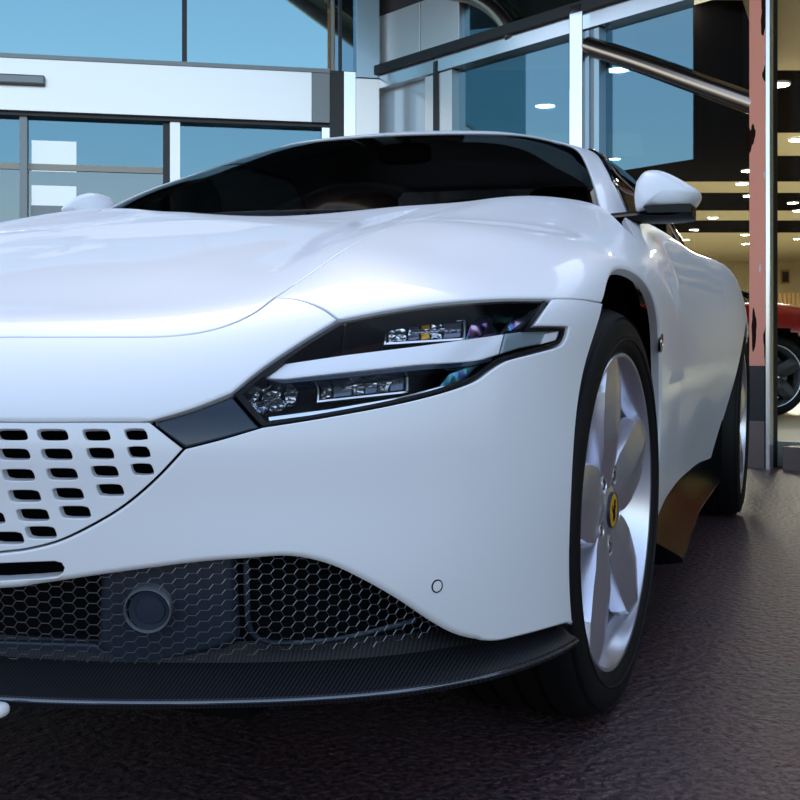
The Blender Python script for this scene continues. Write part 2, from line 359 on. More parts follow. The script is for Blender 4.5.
def panel(B, name, outer, m, parent, holes=(), h=.016, hb=.008, gap=.0015, depth=.014, off=0., mirror=False, both=False, disp=None):
    """one body panel: outline in uv -> fine mesh on the surface, bevelled edge, returned flange.
    mirror: build only the mirrored side; both: weld with its mirror image across the centre line"""
    loops = []
    for k, (q, b) in enumerate([outer]+list(holes)):
        q, b = resample(q, b, hb)
        if area(q) < 0: q, b = q[::-1], b[::-1]
        if k: q, b = q[::-1], b[::-1]               # a hole runs clockwise, so 'inwards' is away from the hole
        P = B.S.ev(q); mid = (np.abs(P[:, 1]) < 2e-4) if both else np.zeros(len(q), bool)
        w = np.where(mid, 0, gap)
        q1 = inset(q, w); q0 = inset(q, np.where(mid, 0, gap+b))
        if both:   # keep the seam on the centre line
            for qq in (q0, q1): qq[mid] = q[mid]
        loops.append((q0, q1, b, mid))
    pts = [l[0] for l in loops]; allb = np.concatenate(pts); edges = []; c = 0
    for l in pts:
        edges += [(c+i, c+(i+1) % len(l)) for i in range(len(l))]; c += len(l)
    lo, hi = pts[0].min(0), pts[0].max(0)
    g = np.stack(np.meshgrid(np.arange(lo[0]+h/2, hi[0], h), np.arange(lo[1]+h/2, hi[1], h), indexing='ij'), -1).reshape(-1, 2)
    if len(g):
        g = g[inside(g, pts[0])]
        for l in pts[1:]: g = g[~inside(g, l)]
        if len(g):
            keep = np.ones(len(g), bool)
            for i in range(0, len(allb), 400): keep &= (np.linalg.norm(g[:, None]-allb[None, i:i+400], axis=2).min(1) > .45*min(h, hb*1.4))
            g = g[keep]
    cdt = delaunay_2d_cdt([Vector(p) for p in np.concatenate([allb, g])], edges, [], 0, 1e-7)
    uv = np.array([tuple(v) for v in cdt[0]]); tri = [list(f) for f in cdt[2]]
    cen = np.array([uv[f].mean(0) for f in tri]); ok = inside(cen, pts[0])
    for l in pts[1:]: ok &= ~inside(cen, l)
    tri = [f if area(uv[f]) > 0 else f[::-1] for f, k in zip(tri, ok) if k]
    N = B.S.nrm(uv); V = B.S.ev(uv)+N*off
    if disp:      # pressed-in relief: move along the normal and take new normals from neighbours
        e = 1e-3; f3 = lambda q: B.S.ev(q)+B.S.nrm(q)*(off+disp(B.S.ev(q)))[:, None]
        V = f3(uv); N = np.cross(f3(uv+[e, 0])-f3(uv-[e, 0]), f3(uv+[0, e])-f3(uv-[0, e])); N /= np.maximum(np.linalg.norm(N, axis=1), 1e-12)[:, None]
    V = list(V); N = list(N); Fs = [tuple(f) for f in tri]
    for q0, q1, b, mid in loops:                     # bevel and flange
        n0 = B.S.nrm(q0); p0 = B.S.ev(q0)+n0*off; n1 = B.S.nrm(q1)
        t = p0-(B.S.ev(q1)+n1*off); t = -t/np.maximum(np.linalg.norm(t, axis=1), 1e-9)[:, None]
        p1 = B.S.ev(q1)+n1*(off-b[:, None]*.8); p2 = B.S.ev(q1)+n1*(off-b[:, None]*.8-depth); n = len(q0); base = len(V)
        nm = n1*.6+t*.8; nm /= np.linalg.norm(nm, axis=1)[:, None]
        V += list(p0)+list(p1)+list(p1)+list(p2); N += list(n0)+list(nm)+list(t)+list(t)
        for i in range(n):
            j = (i+1) % n
            if mid[i] and mid[j]: continue
            Fs += [(base+i, base+n+i, base+n+j, base+j), (base+2*n+i, base+3*n+i, base+3*n+j, base+2*n+j)]
    V = np.array(V); N = np.array(N); fl = np.array([1, -1, 1.])
    if mirror: V, N, Fs = V*fl, N*fl, [f[::-1] for f in Fs]
    if both:
        n = len(V); Vm, Nm = V*fl, N*fl; onl = np.abs(V[:, 1]) < 2e-4
        V[onl, 1] = 0; Vm[onl, 1] = 0
        N[onl, 1] = 0; N[onl] /= np.maximum(np.linalg.norm(N[onl], axis=1), 1e-6)[:, None]
        idx = [i if onl[i] else n+i for i in range(n)]
        Fs = Fs+[tuple(idx[i] for i in f)[::-1] for f in Fs]
        V = np.concatenate([V, Vm]); N = np.concatenate([N, np.where(onl[:, None], N, Nm)])
    used = sorted({i for f in Fs for i in f}); mp = {o: i for i, o in enumerate(used)}
    return mesh_obj(name, V[used], [tuple(mp[i] for i in f) for f in Fs], m, parent, normals=N[used])
# ================================================================ the white car
car = empty('sports_car'); car.matrix_world = LEAN_M
tag(car, 'white two-door sports coupe parked on the granite forecourt, nose towards the viewer', 'car')
SB = Body(BODY); CB = Body(CAB, mu1=True, N=(300, 120))
KU, KV = SB.S.ku, SB.S.kv; V1 = SB.S.v1; U1 = SB.S.u1
# shared shut lines (read off the photograph, then dropped onto the surface)
L_HOODF = [(-225, 333), (-120, 336), (0, 337), (100, 337), (170, 336), (215, 329), (250, 315), (275, 297)]
L_HOODS = [(275, 297), (310, 274), (350, 247), (400, 222), (440, 209), (478, 199)]
L_NF = [(275, 297), (300, 300), (322, 308), (338, 319)]
L_HLT = [(338, 319), (390, 309), (440, 302), (500, 298), (552, 298)]
L_HLI = [(338, 319), (300, 342), (262, 368), (233, 392)]
L_HLB = [(262, 427), (325, 417), (390, 405), (440, 393), (475, 381), (491, 370), (508, 360), (535, 353), (560, 346), (567, 337), (569, 327)]
L_NOTCH = [(569, 327), (534, 326), (552, 298)]
L_FB = [(552, 298), (580, 299), (604, 303)]
L_LIP = [(-330, 408), (-180, 417), (0, 421), (80, 421), (150, 421)]
L_TRT = [(150, 421), (190, 409), (233, 392)]
L_TRB = [(184, 449), (222, 439), (262, 427)]
L_TRL = [(150, 421), (184, 449)]
L_TRR = [(233, 392), (262, 427)]
L_GR = [(184, 449), (157, 478), (128, 503), (100, 521), (62, 540), (30, 549), (0, 553), (-120, 566), (-340, 570)]
L_INT = [(-340, 602), (-170, 600), (0, 591), (34, 587), (101, 577), (152, 570), (200, 564), (250, 560), (292, 558), (330, 566), (365, 582), (400, 602), (440, 628), (462, 638), (482, 642)]
L_BOT = [(482, 642), (500, 642), (530, 635), (569, 624)]
def arch(cx, cz, r, a0, a1, n=9): return [(cx+r*math.cos(a), cz+r*math.sin(a)) for a in np.linspace(math.radians(a0), math.radians(a1), n)]
AR = .372
pF = SB.px((604, 303)); PFB = SB.S.ev([pF])[0]; aF = math.degrees(math.atan2(PFB[2]-.335, PFB[0]))
rF = math.hypot(PFB[2]-.335, PFB[0])
L_ARCHF = [(r*math.cos(math.radians(a)), .335+r*math.sin(math.radians(a))) for a, r in zip(np.linspace(aF, -18, 9), np.linspace(rF, AR, 9))]
L_ARCHT = [(r*math.cos(math.radians(a)), .335+r*math.sin(math.radians(a))) for a, r in zip(np.linspace(aF, 192, 17), np.linspace(rF, AR, 17))]
ub = lambda q: q
def snap_first(q, u): q[:, 0] = u; return q
# --- bonnet
vh = SB.px(L_HOODF[0])[1]
COWL = [(-.775, .64), (-.72, .5), (-.66, .3), (-.625, .15), (-.615, .0)]
q, b = SB.path([('px', L_HOODF[1:], 1), ('px', L_HOODS, 1), ('xy', [tuple(SB.S.ev([SB.px((478, 199))])[0][:2]), (-.60, .52), (-.775, .60)], 1), ('xy', [(-.775, .60), (-.73, .48), (-.67, .3), (-.635, .15), (-.62, .004)], 1)])
q = np.concatenate([[[0, vh]], q, [[q[-1, 0], V1]], [[q[-1, 0]*.5, V1]], [[0, V1]]]); b = np.concatenate([[.0015], b, [.0015]*3])
wedge = np.array([SB.S.ev([SB.px(p)])[0][:2] for p in cr([(274, 271), (300, 250), (322, 234), (352, 222), (392, 213)], 6)]+[SB.S.ev([SB.px(p)])[0][:2] for p in cr([(420, 208), (386, 221), (350, 236), (315, 254), (276, 272)], 6)])
ridge = np.array([SB.S.ev([SB.px(p)])[0][:2] for p in cr([(305, 249), (330, 237), (365, 225), (405, 211)], 8)])
def seg_dist(p, q, closed):
    d = np.full(len(p), 9.); n_ = len(q)
    for i in range(n_ if closed else n_-1):
        a, c_ = q[i], q[(i+1) % n_]; ab = c_-a; t = np.clip(((p-a)@ab)/max(ab@ab, 1e-12), 0, 1); d = np.minimum(d, np.linalg.norm(p-a-t[:, None]*ab, axis=1))
    return d
def relief(P):
    p = np.stack([P[:, 0], np.abs(P[:, 1])], 1); d = seg_dist(p, wedge, True)*np.where(inside(p, wedge), 1, -1)
    t = np.clip((d+.004)/.016, 0, 1); r_ = -.010*t*t*(3-2*t)
    g_ = seg_dist(p, ridge, False); return r_-.007*np.exp(-(g_/.007)**2)*(d > 0)
panel(SB, 'bonnet', (q, b), M['paint'], car, both=True, h=.0095, hb=.007, disp=relief)
# --- nose panel above the grille
q, b = SB.path([('px', L_LIP[1:], 1, .006), ('px', L_TRT, 1, .004), ('px', L_HLI[::-1], 1, .003), ('px', L_NF[::-1], 1), ('px', L_HOODF[:0:-1], 1)])
vl = SB.px((-330, 408))[1]
q = np.concatenate([[[0, vl]], q, [[0, vh]]]); b = np.concatenate([[.006], b, [.0015]])
panel(SB, 'nose_panel', (q, b), M['paint'], car, both=True)
# --- front bumper
slot = SB.path([('px', [(-70, 564), (0, 564.5), (40, 563), (54, 562.5), (60, 564), (62.5, 568), (61, 572.5), (56, 576), (40, 577.5), (0, 580), (-70, 581)], 0, .0015)])
vg = SB.px((-340, 570))[1]; vi = SB.px((-340, 602))[1]
q, b = SB.path([('px', L_INT[1:], 1, .008), ('px', L_BOT, 1, .004), ('xz', L_ARCHF[::-1], 1, .005), ('px', L_FB[::-1], 1), ('px', L_NOTCH[::-1], 0, .003), ('px', L_HLB[::-1], 1, .003), ('px', L_TRB[::-1], 1, .003), ('px', L_GR[:-1], 1, .003)])
q = np.concatenate([[[0, vi]], q, [[0, vg]]]); b = np.concatenate([[.008], b, [.003]])
panel(SB, 'front_bumper', (q, b), M['paint'], car, holes=[slot], both=True, depth=.02)
# --- perforated grille in body colour
vl2 = vl
q, b = SB.path([('px', L_LIP[1:], 1), ('px', L_TRL, 0), ('px', L_GR[:-1], 1)])
gq = np.concatenate([[[0, vl]], q, [[0, vg]]]); gb = np.concatenate([[.001], b, [.001]])
rows = [[(10, 434.5), (51.6, 434.5), (95.8, 434.5), (135.7, 434)], [(12.5, 455), (55.7, 455), (99.6, 454), (138.5, 452.5)], [(17, 476), (61, 475), (104, 472.5), (142, 470)],
        [(23, 497), (67, 495), (109.5, 491)], [(-13, 519), (31.4, 516), (74, 513)], [(-28, 544), (6, 539), (39.5, 533.5)]]
wid = {0: 14.5, 1: 14, 2: 12, 3: 9.8}
holes = []
def slot_px(cx, cy, w, hgt, sk):
    pts = []
    for k in range(20):
        a = 2*PI*k/20; c, s_ = math.cos(a), math.sin(a); e = .38
        x = w*math.copysign(abs(c)**e, c); y = hgt*math.copysign(abs(s_)**e, s_); pts.append((cx+x+sk*y, cy+y))
    return pts
for row in rows:
    xs = list(row); sp = 43.5
    while xs[0][0] > -250: xs.insert(0, (xs[0][0]-sp*1.04, xs[0][1]+(.2 if row[0][1] < 480 else 1.5)))
    for x, yy in xs:
        w = 14.2 if x < 35 else 13.5 if x < 80 else 11.6 if x < 125 else 9.2
        hq = np.array([SB.px(p) for p in slot_px(x, yy, w*(1.0 if x > -40 else 1.12), 5.2, .32)])
        if SB.S.ev(hq)[:, 1].min() < .012 or not inside(hq, inset(resample(gq, gb, .01)[0] if area(gq) > 0 else resample(gq[::-1], gb[::-1], .01)[0], .006)).all(): continue
        holes.append((hq, np.full(20, .0015)))
panel(SB, 'grille', (gq, gb), M['paint'], car, holes=holes, both=True, h=.02, hb=.004, depth=.012, off=-.003)
# --- navy corner trim beside the grille
for mir in (False, True):
    q, b = SB.path([('px', L_TRL, 0, .003), ('px', L_TRB, 1, .003), ('px', L_TRR[::-1], 0, .003), ('px', L_TRT[::-1], 1, .004)])
    panel(SB, 'grille_corner_trim', (q, b), M['navy'], car, mirror=mir, off=-.006)
# --- front wing
apx = [(-.60, .52), (-.775, .60)]
hs_end = tuple(SB.S.ev([SB.px((478, 199))])[0][:2])
DOORF = [(636, 239), (650, 251), (662, 268), (670, 285), (676, 305), (680, 340), (681, 400), (678, 450), (672, 490)]
for mir in (False, True):
    q, b = SB.path([('px', L_HOODS, 1), ('xy', [hs_end, (-.60, .52), (-.775, .60)], 1), ('xy', [(-.775, .60), (-.80, .74), tuple(SB.S.ev([SB.px((636, 239))])[0][:2])], 1),
        ('px', DOORF, 1), ('xz', [tuple(SB.S.ev([SB.px((672, 490))])[0][[0, 2]]), (L_ARCHT[-1][0], .255)], 0, .003), ('xz', L_ARCHT[::-1], 1, .006), ('px', L_FB[::-1], 1), ('px', L_HLT[::-1], 1, .003), ('px', L_NF[::-1], 1)])
    panel(SB, 'front_wing', (q, b), M['paint'], car, mirror=mir)
# --- door and rear quarter
p3 = lambda p: SB.S.ev([SB.px(p)])[0]
DB = p3((672, 490)); DT = p3((636, 239))
BELT = [(-.9, .79), (-1.1, .815), (-1.5, .825), (-1.95, .825)]
REARD = [(-1.95, .825), (-1.99, .93)]
RA = .392
for mir in (False, True):
    q, b = SB.path([('px', DOORF, 1), ('xz', [(DB[0], DB[2]), (-1.3, .262), (-1.88, .25)], 1, .003), ('xz', [(-1.88, .25), (-1.93, .45), (-1.97, .65), (-2.0, .80)], 1), ('xy', [(-1.99, .93), (-1.97, .88), (-1.95, .825)], 1), ('xy', BELT[::-1]+[(DT[0], DT[1])], 1)])
    panel(SB, 'door', (q, b), M['paint'], car, mirror=mir, h=.024)
    ra = [(-2.67+RA*math.cos(a), .354+RA*math.sin(a)) for a in np.linspace(math.radians(-16), math.radians(196), 21)]
    q, b = SB.path([('xy', [(-1.95, .825), (-1.97, .88), (-1.99, .93)], 1), ('xz', [(-2.0, .80), (-1.97, .65), (-1.93, .45), (-1.88, .25)], 1), ('xz', [(-1.88, .25), (ra[0][0], ra[0][1])], 0, .003), ('xz', ra, 1, .006)])
    e = q[-1]
    q = np.concatenate([q, [[U1-.02, e[1]]], [[U1-.01, V1]]]); b = np.concatenate([b, [.003, .003]])
    tail = SB.cast((-1.95, .002, 3.), (0, 0, -1)); q = np.concatenate([q, [[tail[0], V1]]]); b = np.concatenate([b, [.0015]])
    if not mir: QT = (q, b)
panel(SB, 'rear_body', QT, M['paint'], car, both=True, h=.03, hb=.012)
# --- dark inner shell behind the gaps and openings
def shell():
    us = np.linspace(0, U1, 150); vs = np.linspace(0, V1*.97, 70); g = np.stack(np.meshgrid(us, vs, indexing='ij'), -1).reshape(-1, 2)
    V = SB.S.ev(g)-SB.S.nrm(g)*.075; V[:, 1] = np.maximum(V[:, 1], 0); Fs = []
    for i in range(149):
        for j in range(69):
            a = i*70+j; f = (a, a+70, a+71, a+1); c = V[list(f)].mean(0)
            if c[1] > .5 and (math.hypot(c[0], c[2]-.335) < .42 or math.hypot(c[0]+2.67, c[2]-.354) < .43): continue
            if c[2] > .72 and c[0] < -.62: continue
            Fs.append(f)
    n = len(V); Vm = V*np.array([1, -1, 1])
    return mesh_obj('inner_shell', np.concatenate([V, Vm]), Fs+[tuple(i+n for i in f)[::-1] for f in Fs], M['void'], car)
shell()
ut = MB(); ut.box(-3.4, .72, -.62, .62, .155, .175, .004)
ut.build('undertray', M['void'], car)
for sx, zc, r in ((0, .335, .395), (-2.67, .354, .415)):
    for sy in (1, -1):
        w = MB(); prof = [(.1, .45*sy), (r, .5*sy), (r, .915*sy if sx == 0 else .93*sy)]
        w.lathe(prof, 40, T=Matrix.Translation((sx, 0, zc)), a0=math.radians(-112), a1=math.radians(112))
        w.build('wheel_arch_liner', M['void'], car, smooth=40)
# --- gloss black side skirts
for sy in (1, -1):
    s = MB(); rings = []
    for t in np.linspace(0, 1, 24):
        x = -.395-1.83*t; yo = np.interp(x, [-2.3, -1.3, -.8, -.3], [.905, .905, .925, .945])+.012; y1 = yo-.03
        zt = .262-.012*t
        prof = [(y1-.12, zt+.02), (y1-.006, zt+.006), (y1+.004, zt-.004), (yo-.004, zt-.034), (yo+.040-.03*t, zt-.056), (yo+.048-.03*t, zt-.062), (yo+.048-.03*t, zt-.070), (yo-.0, zt-.078), (y1-.15, zt-.08)]
        rings.append([(x, y*sy, z) for y, z in prof])
    s.loft(rings); s.build('side_skirt', M['skirt'], car, smooth=35)
# ---------------------------------------------------------------- cabin
vh_ = CB.S.kv; uh = CB.S.ku
c = [CB.px(p) for p in [(392, 134), (450, 132.5), (500, 133), (540, 135), (562, 140), (576, 148), (585, 160), (592, 178), (597, 195), (600, 207)]]
c = np.array(c); c[0, 0] = 0; c = cr(c, 8); k0 = c[-1]
wsq = np.concatenate([[[0, .0]], [[0, c[0, 1]]], c[1:], [[k0[0]+.004, .0]]]); wsb = np.full(len(wsq), .001)
panel(CB, 'windscreen', (wsq, wsb), M['screen'], car, both=True, h=.03, hb=.012, depth=.004, off=-.004)
def dense(q, h=.012):
    out = []
    for a, b_ in zip(q, np.roll(q, -1, 0)):
        k = max(1, int(np.linalg.norm(b_-a)/h)); out += [a+(b_-a)*t for t in np.linspace(0, 1, k, endpoint=False)]
    return np.array(out)
wd = dense(wsq)
if area(wd) < 0: wd = wd[::-1]
wi = inset(wd, np.where(wd[:, 0] < 1e-6, 0, .022)); wi[:, 0] = np.maximum(wi[:, 0], 0)
# frit: the ring between the outline and the inset outline (open at the centre line)
a_ = [p for p in wsq[1:]]                      # header .. pillar foot
edge = dense(np.array(a_), .012); 
outer_edge = cr(np.array(a_), 4)
def shift(e, w):
    d = np.gradient(e, axis=0); d /= np.maximum(np.linalg.norm(d, axis=1), 1e-9)[:, None]
    return e+np.stack([d[:, 1], -d[:, 0]], 1)*w
ie = shift(outer_edge, .020)
if ie[len(ie)//3, 1] > outer_edge[len(ie)//3, 1]: ie = shift(outer_edge, -.020)
ie[0] = (0, ie[0][1])
fq = np.concatenate([outer_edge, ie[::-1]])
panel(CB, 'windscreen_frit', (fq, np.full(len(fq), .0005)), M['void'], car, both=True, h=.02, hb=.01, gap=0, depth=.003, off=-.009)
# side glass outline in uv
uA = k0[0]
sg = np.array([(uA+.105, .012), (uA+.088, .12), (uA+.075, .22), (uA+.072, .30), (uA+.10, vh_[3]-.035), (uA+.25, vh_[3]-.02), (uh[6], vh_[3]-.03), (uh[7]-.1, vh_[2]-.02), (uh[7]-.02, vh_[1]-.02), (uh[7]-.15, .02), (uh[6]-.1, .012)])
rg = np.array([(uh[9], .03), (uh[8]-.1, .03), (uh[8]-.05, vh_[2]), (uh[8]+.05, vh_[3]-.03), (uh[9], vh_[3]-.03)])
sgc = (cr(np.concatenate([sg, sg[:1]]), 6)[:-1]); sgb = np.full(len(sgc), .0015)
for mir in (False, True): panel(CB, 'side_window', (sgc, sgb), M['sideglass'], car, mirror=mir, h=.04, hb=.015, depth=.004, off=-.003)
rgc = dense(rg); rgc[:, 0] = np.minimum(rgc[:, 0], uh[9])
panel(CB, 'rear_window', (rgc, np.full(len(rgc), .001)), M['screen'], car, both=True, h=.04, hb=.015, depth=.004, off=-.003)
# painted roof and pillars: everything outside the glass
rq = np.concatenate([c[::-1][:0], [[k0[0]+.004, 0.0]], [[uh[8]-.1, 0.0]], [[uh[8]-.1, .03]], rg[2:4][:1]*0+rg[2:3], rg[3:4], [[uh[9], vh_[3]-.03]], [[uh[9], CB.S.v1]], [[0, CB.S.v1]], [[0, c[0, 1]]], c[1:]])
rb = np.full(len(rq), .0015)
panel(CB, 'roof', (rq, rb), M['paint'], car, holes=[(sgc[::-1], sgb)], both=True, h=.03, hb=.012, depth=.012)
# dark window surround on the sill of the side glass
for sy in (1, -1):
    e = CB.S.ev(sgc)+CB.S.nrm(sgc)*.001; e[:, 1] *= sy
    t = MB(); t.tube(e, .006, 6, closed=True); t.build('window_seal', M['gloss'], car, smooth=50)
# --- interior
d = MB(); rings = []
for y in np.linspace(-.66, .66, 15):
    hz = .93+.02*math.exp(-((y-.36)/.17)**2)-.05*(abs(y)/.66)**4; xf = -.80-.10*(y/.66)**2
    rings.append([(xf, y, .80), (xf, y, hz-.02), (xf-.10, y, hz+.005), (xf-.26, y, hz), (xf-.34, y, hz-.06), (xf-.34, y, .62), (xf, y, .62)])
d.loft(rings); d.build('dashboard', M['leather'], car, smooth=50)
b_ = MB(); b_.loft([[(-1.02-.09*math.cos(a)*.3+dx, .36+r*math.cos(a), .935+r*.55*math.sin(a)) for a in np.linspace(0, PI, 12)] for dx, r in ((.06, .10), (0, .15), (-.12, .15), (-.16, .12))]); b_.build('instrument_binnacle', M['leather'], car, smooth=60)
sw = MB(); TM = Matrix.Translation((-1.30, .36, .86)) @ Matrix.Rotation(math.radians(66), 4, 'Y')
sw.add(*(lambda mb: (mb.V, mb.F))(MB().tube([(.165*math.cos(a), .18*math.sin(a), 0) for a in np.linspace(0, 2*PI, 32, endpoint=False)], .016, 8, closed=True)), TM)
for a in (0.15, PI-.15, PI*1.5): sw.add(*(lambda mb: (mb.V, mb.F))(MB().tube([(.0, .0, -.02), (.16*math.sin(a+PI/2)*1., .17*math.cos(a+PI/2), 0)], .015, 6)), TM)
sw.add(*(lambda mb: (mb.V, mb.F))(MB().lathe([(.0, -.03), (.05, -.03), (.055, 0), (.0, .012)], 20, 'Z')), TM)
sw.build('steering_wheel', M['leather'], car, smooth=50)
def sup(cx, cy, cz, rx, ry, rz, tilt=0., e=.5, nx=20, nz=12, T=None):
    mb = MB(); rings = []
    for i in range(1, nz):
        ph = -PI/2+PI*i/nz; cz_, sz_ = math.cos(ph), math.sin(ph); k = cz_**e; zz = math.copysign(abs(sz_)**e, sz_)*rz
        ring = []
        for j in range(nx):
            a = 2*PI*j/nx; c_, s_ = math.cos(a), math.sin(a)
            ring.append((cx+rx*k*math.copysign(abs(c_)**e, c_)-tilt*(zz), cy+ry*k*math.copysign(abs(s_)**e, s_), cz+zz))
        rings.append(ring)
    mb.loft(rings); return mb
for y in (.37, -.37):
    st = empty('seat', (0, 0, 0), parent=car)
    sup(-1.95, y, .74, .085, .24, .36, .35).build('seat_back', M['leather'], st, smooth=60)
    sup(-1.60, y, .42, .27, .25, .09).build('seat_cushion', M['leather'], st, smooth=60)
    sup(-2.09, y, 1.12, .05, .12, .085, .2).build('head_restraint', M['leather'], st, smooth=60)
fl = MB(); fl.box(-2.3, -.78, -.72, .72, .26, .30); fl.build('cabin_floor', M['void'], car)
rm = empty('interior_mirror', parent=car)
pm = car_at(405, 154, x=-1.42)
sup(pm[0], pm[1], pm[2], .022, .085, .032).build('mirror_housing', M['black'], rm, smooth=60)
t = MB(); t.tube([(pm[0], pm[1], pm[2]+.02), (pm[0]-.02, pm[1], pm[2]+.055)], .012, 8); t.build('mirror_stalk', M['black'], rm, smooth=60)
# ---------------------------------------------------------------- headlights
def headlight(mir):
    fl = -1 if mir else 1
    hl = empty('headlight', parent=car)
    OUT = [('px', L_HLT, 1, .002), ('px', L_NOTCH[::-1], 0, .002), ('px', L_HLB[::-1], 1, .002), ('px', L_TRR[::-1], 0, .002), ('px', L_HLI[::-1], 1, .002)]
    q, b = SB.path(OUT)
    panel(SB, 'lens', (q, b), M['lens'], hl, mirror=mir, gap=.004, depth=.003, off=-.002)
    # black rim: ring between the outline and a smaller copy
    q2, b2 = resample(q, b, .006)
    if area(q2) < 0: q2 = q2[::-1]
    hole = inset(q2, np.full(len(q2), .0085))
    panel(SB, 'rim', (q2, b2), M['bowl'], hl, holes=[(hole, np.full(len(hole), .001))], mirror=mir, gap=.001, depth=.05, off=-.004, hb=.007)
    panel(SB, 'housing', (q2, b2), M['bowl'], hl, mirror=mir, gap=.0, depth=.005, off=-.055)
    def pc(name, pts, m, off, depth=.02, smooth=0, bev=.002, parent=hl, lab=None):
        q, b = SB.path([('px', pts, smooth, bev)], off=off)
        o = panel(SB, name, (q, b), m, parent, mirror=mir, gap=0, depth=depth, off=off, h=.01, hb=.006)
        if lab: o['label'] = lab
        return o
    # maroon upper bowl
    pc('upper_bowl', [(258, 376), (300, 348), (345, 323), (400, 311), (480, 303), (505, 303), (490, 326), (478, 342), (420, 352), (340, 362), (272, 376)], M['maroon'], -.046, .006)
    # light guide blade: inner end (268,376) to the outer tip
    pc('light_blade', [(266, 377), (284, 363), (345, 354), (420, 345), (480, 337), (505, 333.5), (500, 354), (478, 361), (420, 364), (340, 372), (285, 378)], M['blade'], -.010, .022, 0, .003, lab='light guide coloured pale like mirrored sky')
    pc('blade_end', [(506, 333.5), (530, 330), (562, 328), (565, 331), (558, 341), (520, 348), (501, 354)], M['blade_end'], -.010, .022, 0, .003, lab='dark grey outer end of the light guide')
    pc('blade_edge', [(266, 379), (285, 379.5), (340, 373.5), (420, 365.5), (470, 361.5), (492, 358), (492, 361), (470, 366), (420, 370), (340, 378), (285, 383)], M['navy'], -.008, .02, 0, .001)
    pc('blade_tip', [(546, 334), (559, 331), (556, 340), (542, 344)], M['white'], -.007, .006, 0, .001)
    # projector modules
    def module(name, x0, y0, x1, y1, sl, off, cols):
        mo = empty(name, parent=hl); w = x1-x0
        Y = lambda x, t: y0+t*(y1-y0)-sl*(x-x0)/w
        quad = lambda xa, xb, ta, tb: [(xa, Y(xa, ta)), (xb, Y(xb, ta)), (xb, Y(xb, tb)), (xa, Y(xa, tb))]
        pc('bezel', quad(x0, x1, 0, 1), M['bowl'], off, .016, 0, .002, mo)
        pc('chrome_frame', quad(x0+1, x0+3.2, .06, .94), M['chrome'], off+.006, .004, 0, .0005, mo)
        pc('chrome_frame', quad(x0+3.2, x1-2, .86, .94), M['chrome'], off+.006, .004, 0, .0005, mo)
        pc('chrome_frame', quad(x0+3.2, x1-2, .06, .12), M['chrome'], off+.006, .004, 0, .0005, mo)
        pc('chrome_frame', quad(x1-3.5, x1-1.5, .12, .86), M['ring'], off+.006, .004, 0, .0005, mo)
        xa = x0+5
        for k, (fr, key) in enumerate(cols):
            xb = xa+fr*(w-10); pc('projector_lens', quad(xa+.8, xb-.8, .2, .8), M[key], off+.004, .006, 0, .0015, mo); xa = xb
        pc('chrome_strip', quad(x0+26, x1-6, .40, .52), M['crystal'], off+.0075, .004, 0, .0008, mo)
    module('upper_projector', 383, 322, 467, 346, 5, -.034, [(.26, 'crystal'), (.18, 'lampglass'), (.14, 'brass'), (.16, 'crystal'), (.26, 'lampglass')])
    module('lower_projector', 316, 379, 410, 404, 10, -.034, [(.14, 'crystal'), (.24, 'lampglass'), (.14, 'crystal'), (.16, 'lampglass'), (.14, 'crystal'), (.18, 'lampglass')])
    pc('crystal_brow', [(322, 374.5), (372, 369), (426, 362), (440, 361), (428, 369), (372, 376), (324, 381)], M['crystal'], -.026, .006, 0, .0008)
    # iridescent reflectors
    pc('reflector_vane', [(466, 339), (472, 322), (484, 307), (512, 302), (545, 299.5), (532, 320), (524, 328), (500, 333)], M['irid'], -.026, .006, 0, .001)
    for k in range(3): x = 484+k*19; pc('vane_rib', [(x-3, 336-k*2.5), (x+1, 335-k*2.5), (x+18, 303-k), (x+13, 303.5-k)], M['bowl'], -.022, .006, 0, .0005)
    pc('reflector_vane', [(436, 392), (449, 374), (470, 366), (486, 363.5), (478, 372), (462, 384)], M['irid'], -.024, .006, 0, .001)
    # crystal reflectors at the inner corner
    for k, pts in enumerate([[(243, 389), (262, 384), (258, 398), (247, 402)], [(262, 384), (284, 381), (280, 396), (262, 399)], [(248, 403), (262, 400), (268, 412), (262, 415)], [(263, 400), (281, 397), (288, 405), (270, 412)], [(284, 384), (300, 381), (296, 402), (286, 404)]]):
        pc('crystal_facet', pts, M['crystal'] if k % 4 else M['brass'] if k == 9 else M['crystal'], -.026-.003*(k % 3), .008, 0, .002)
    pc('lower_strip', [(268, 417), (330, 409), (400, 397), (445, 385), (446, 388), (400, 401), (330, 413), (269, 421)], M['chrome'], -.022, .006, 0, .001)
headlight(False); headlight(True)
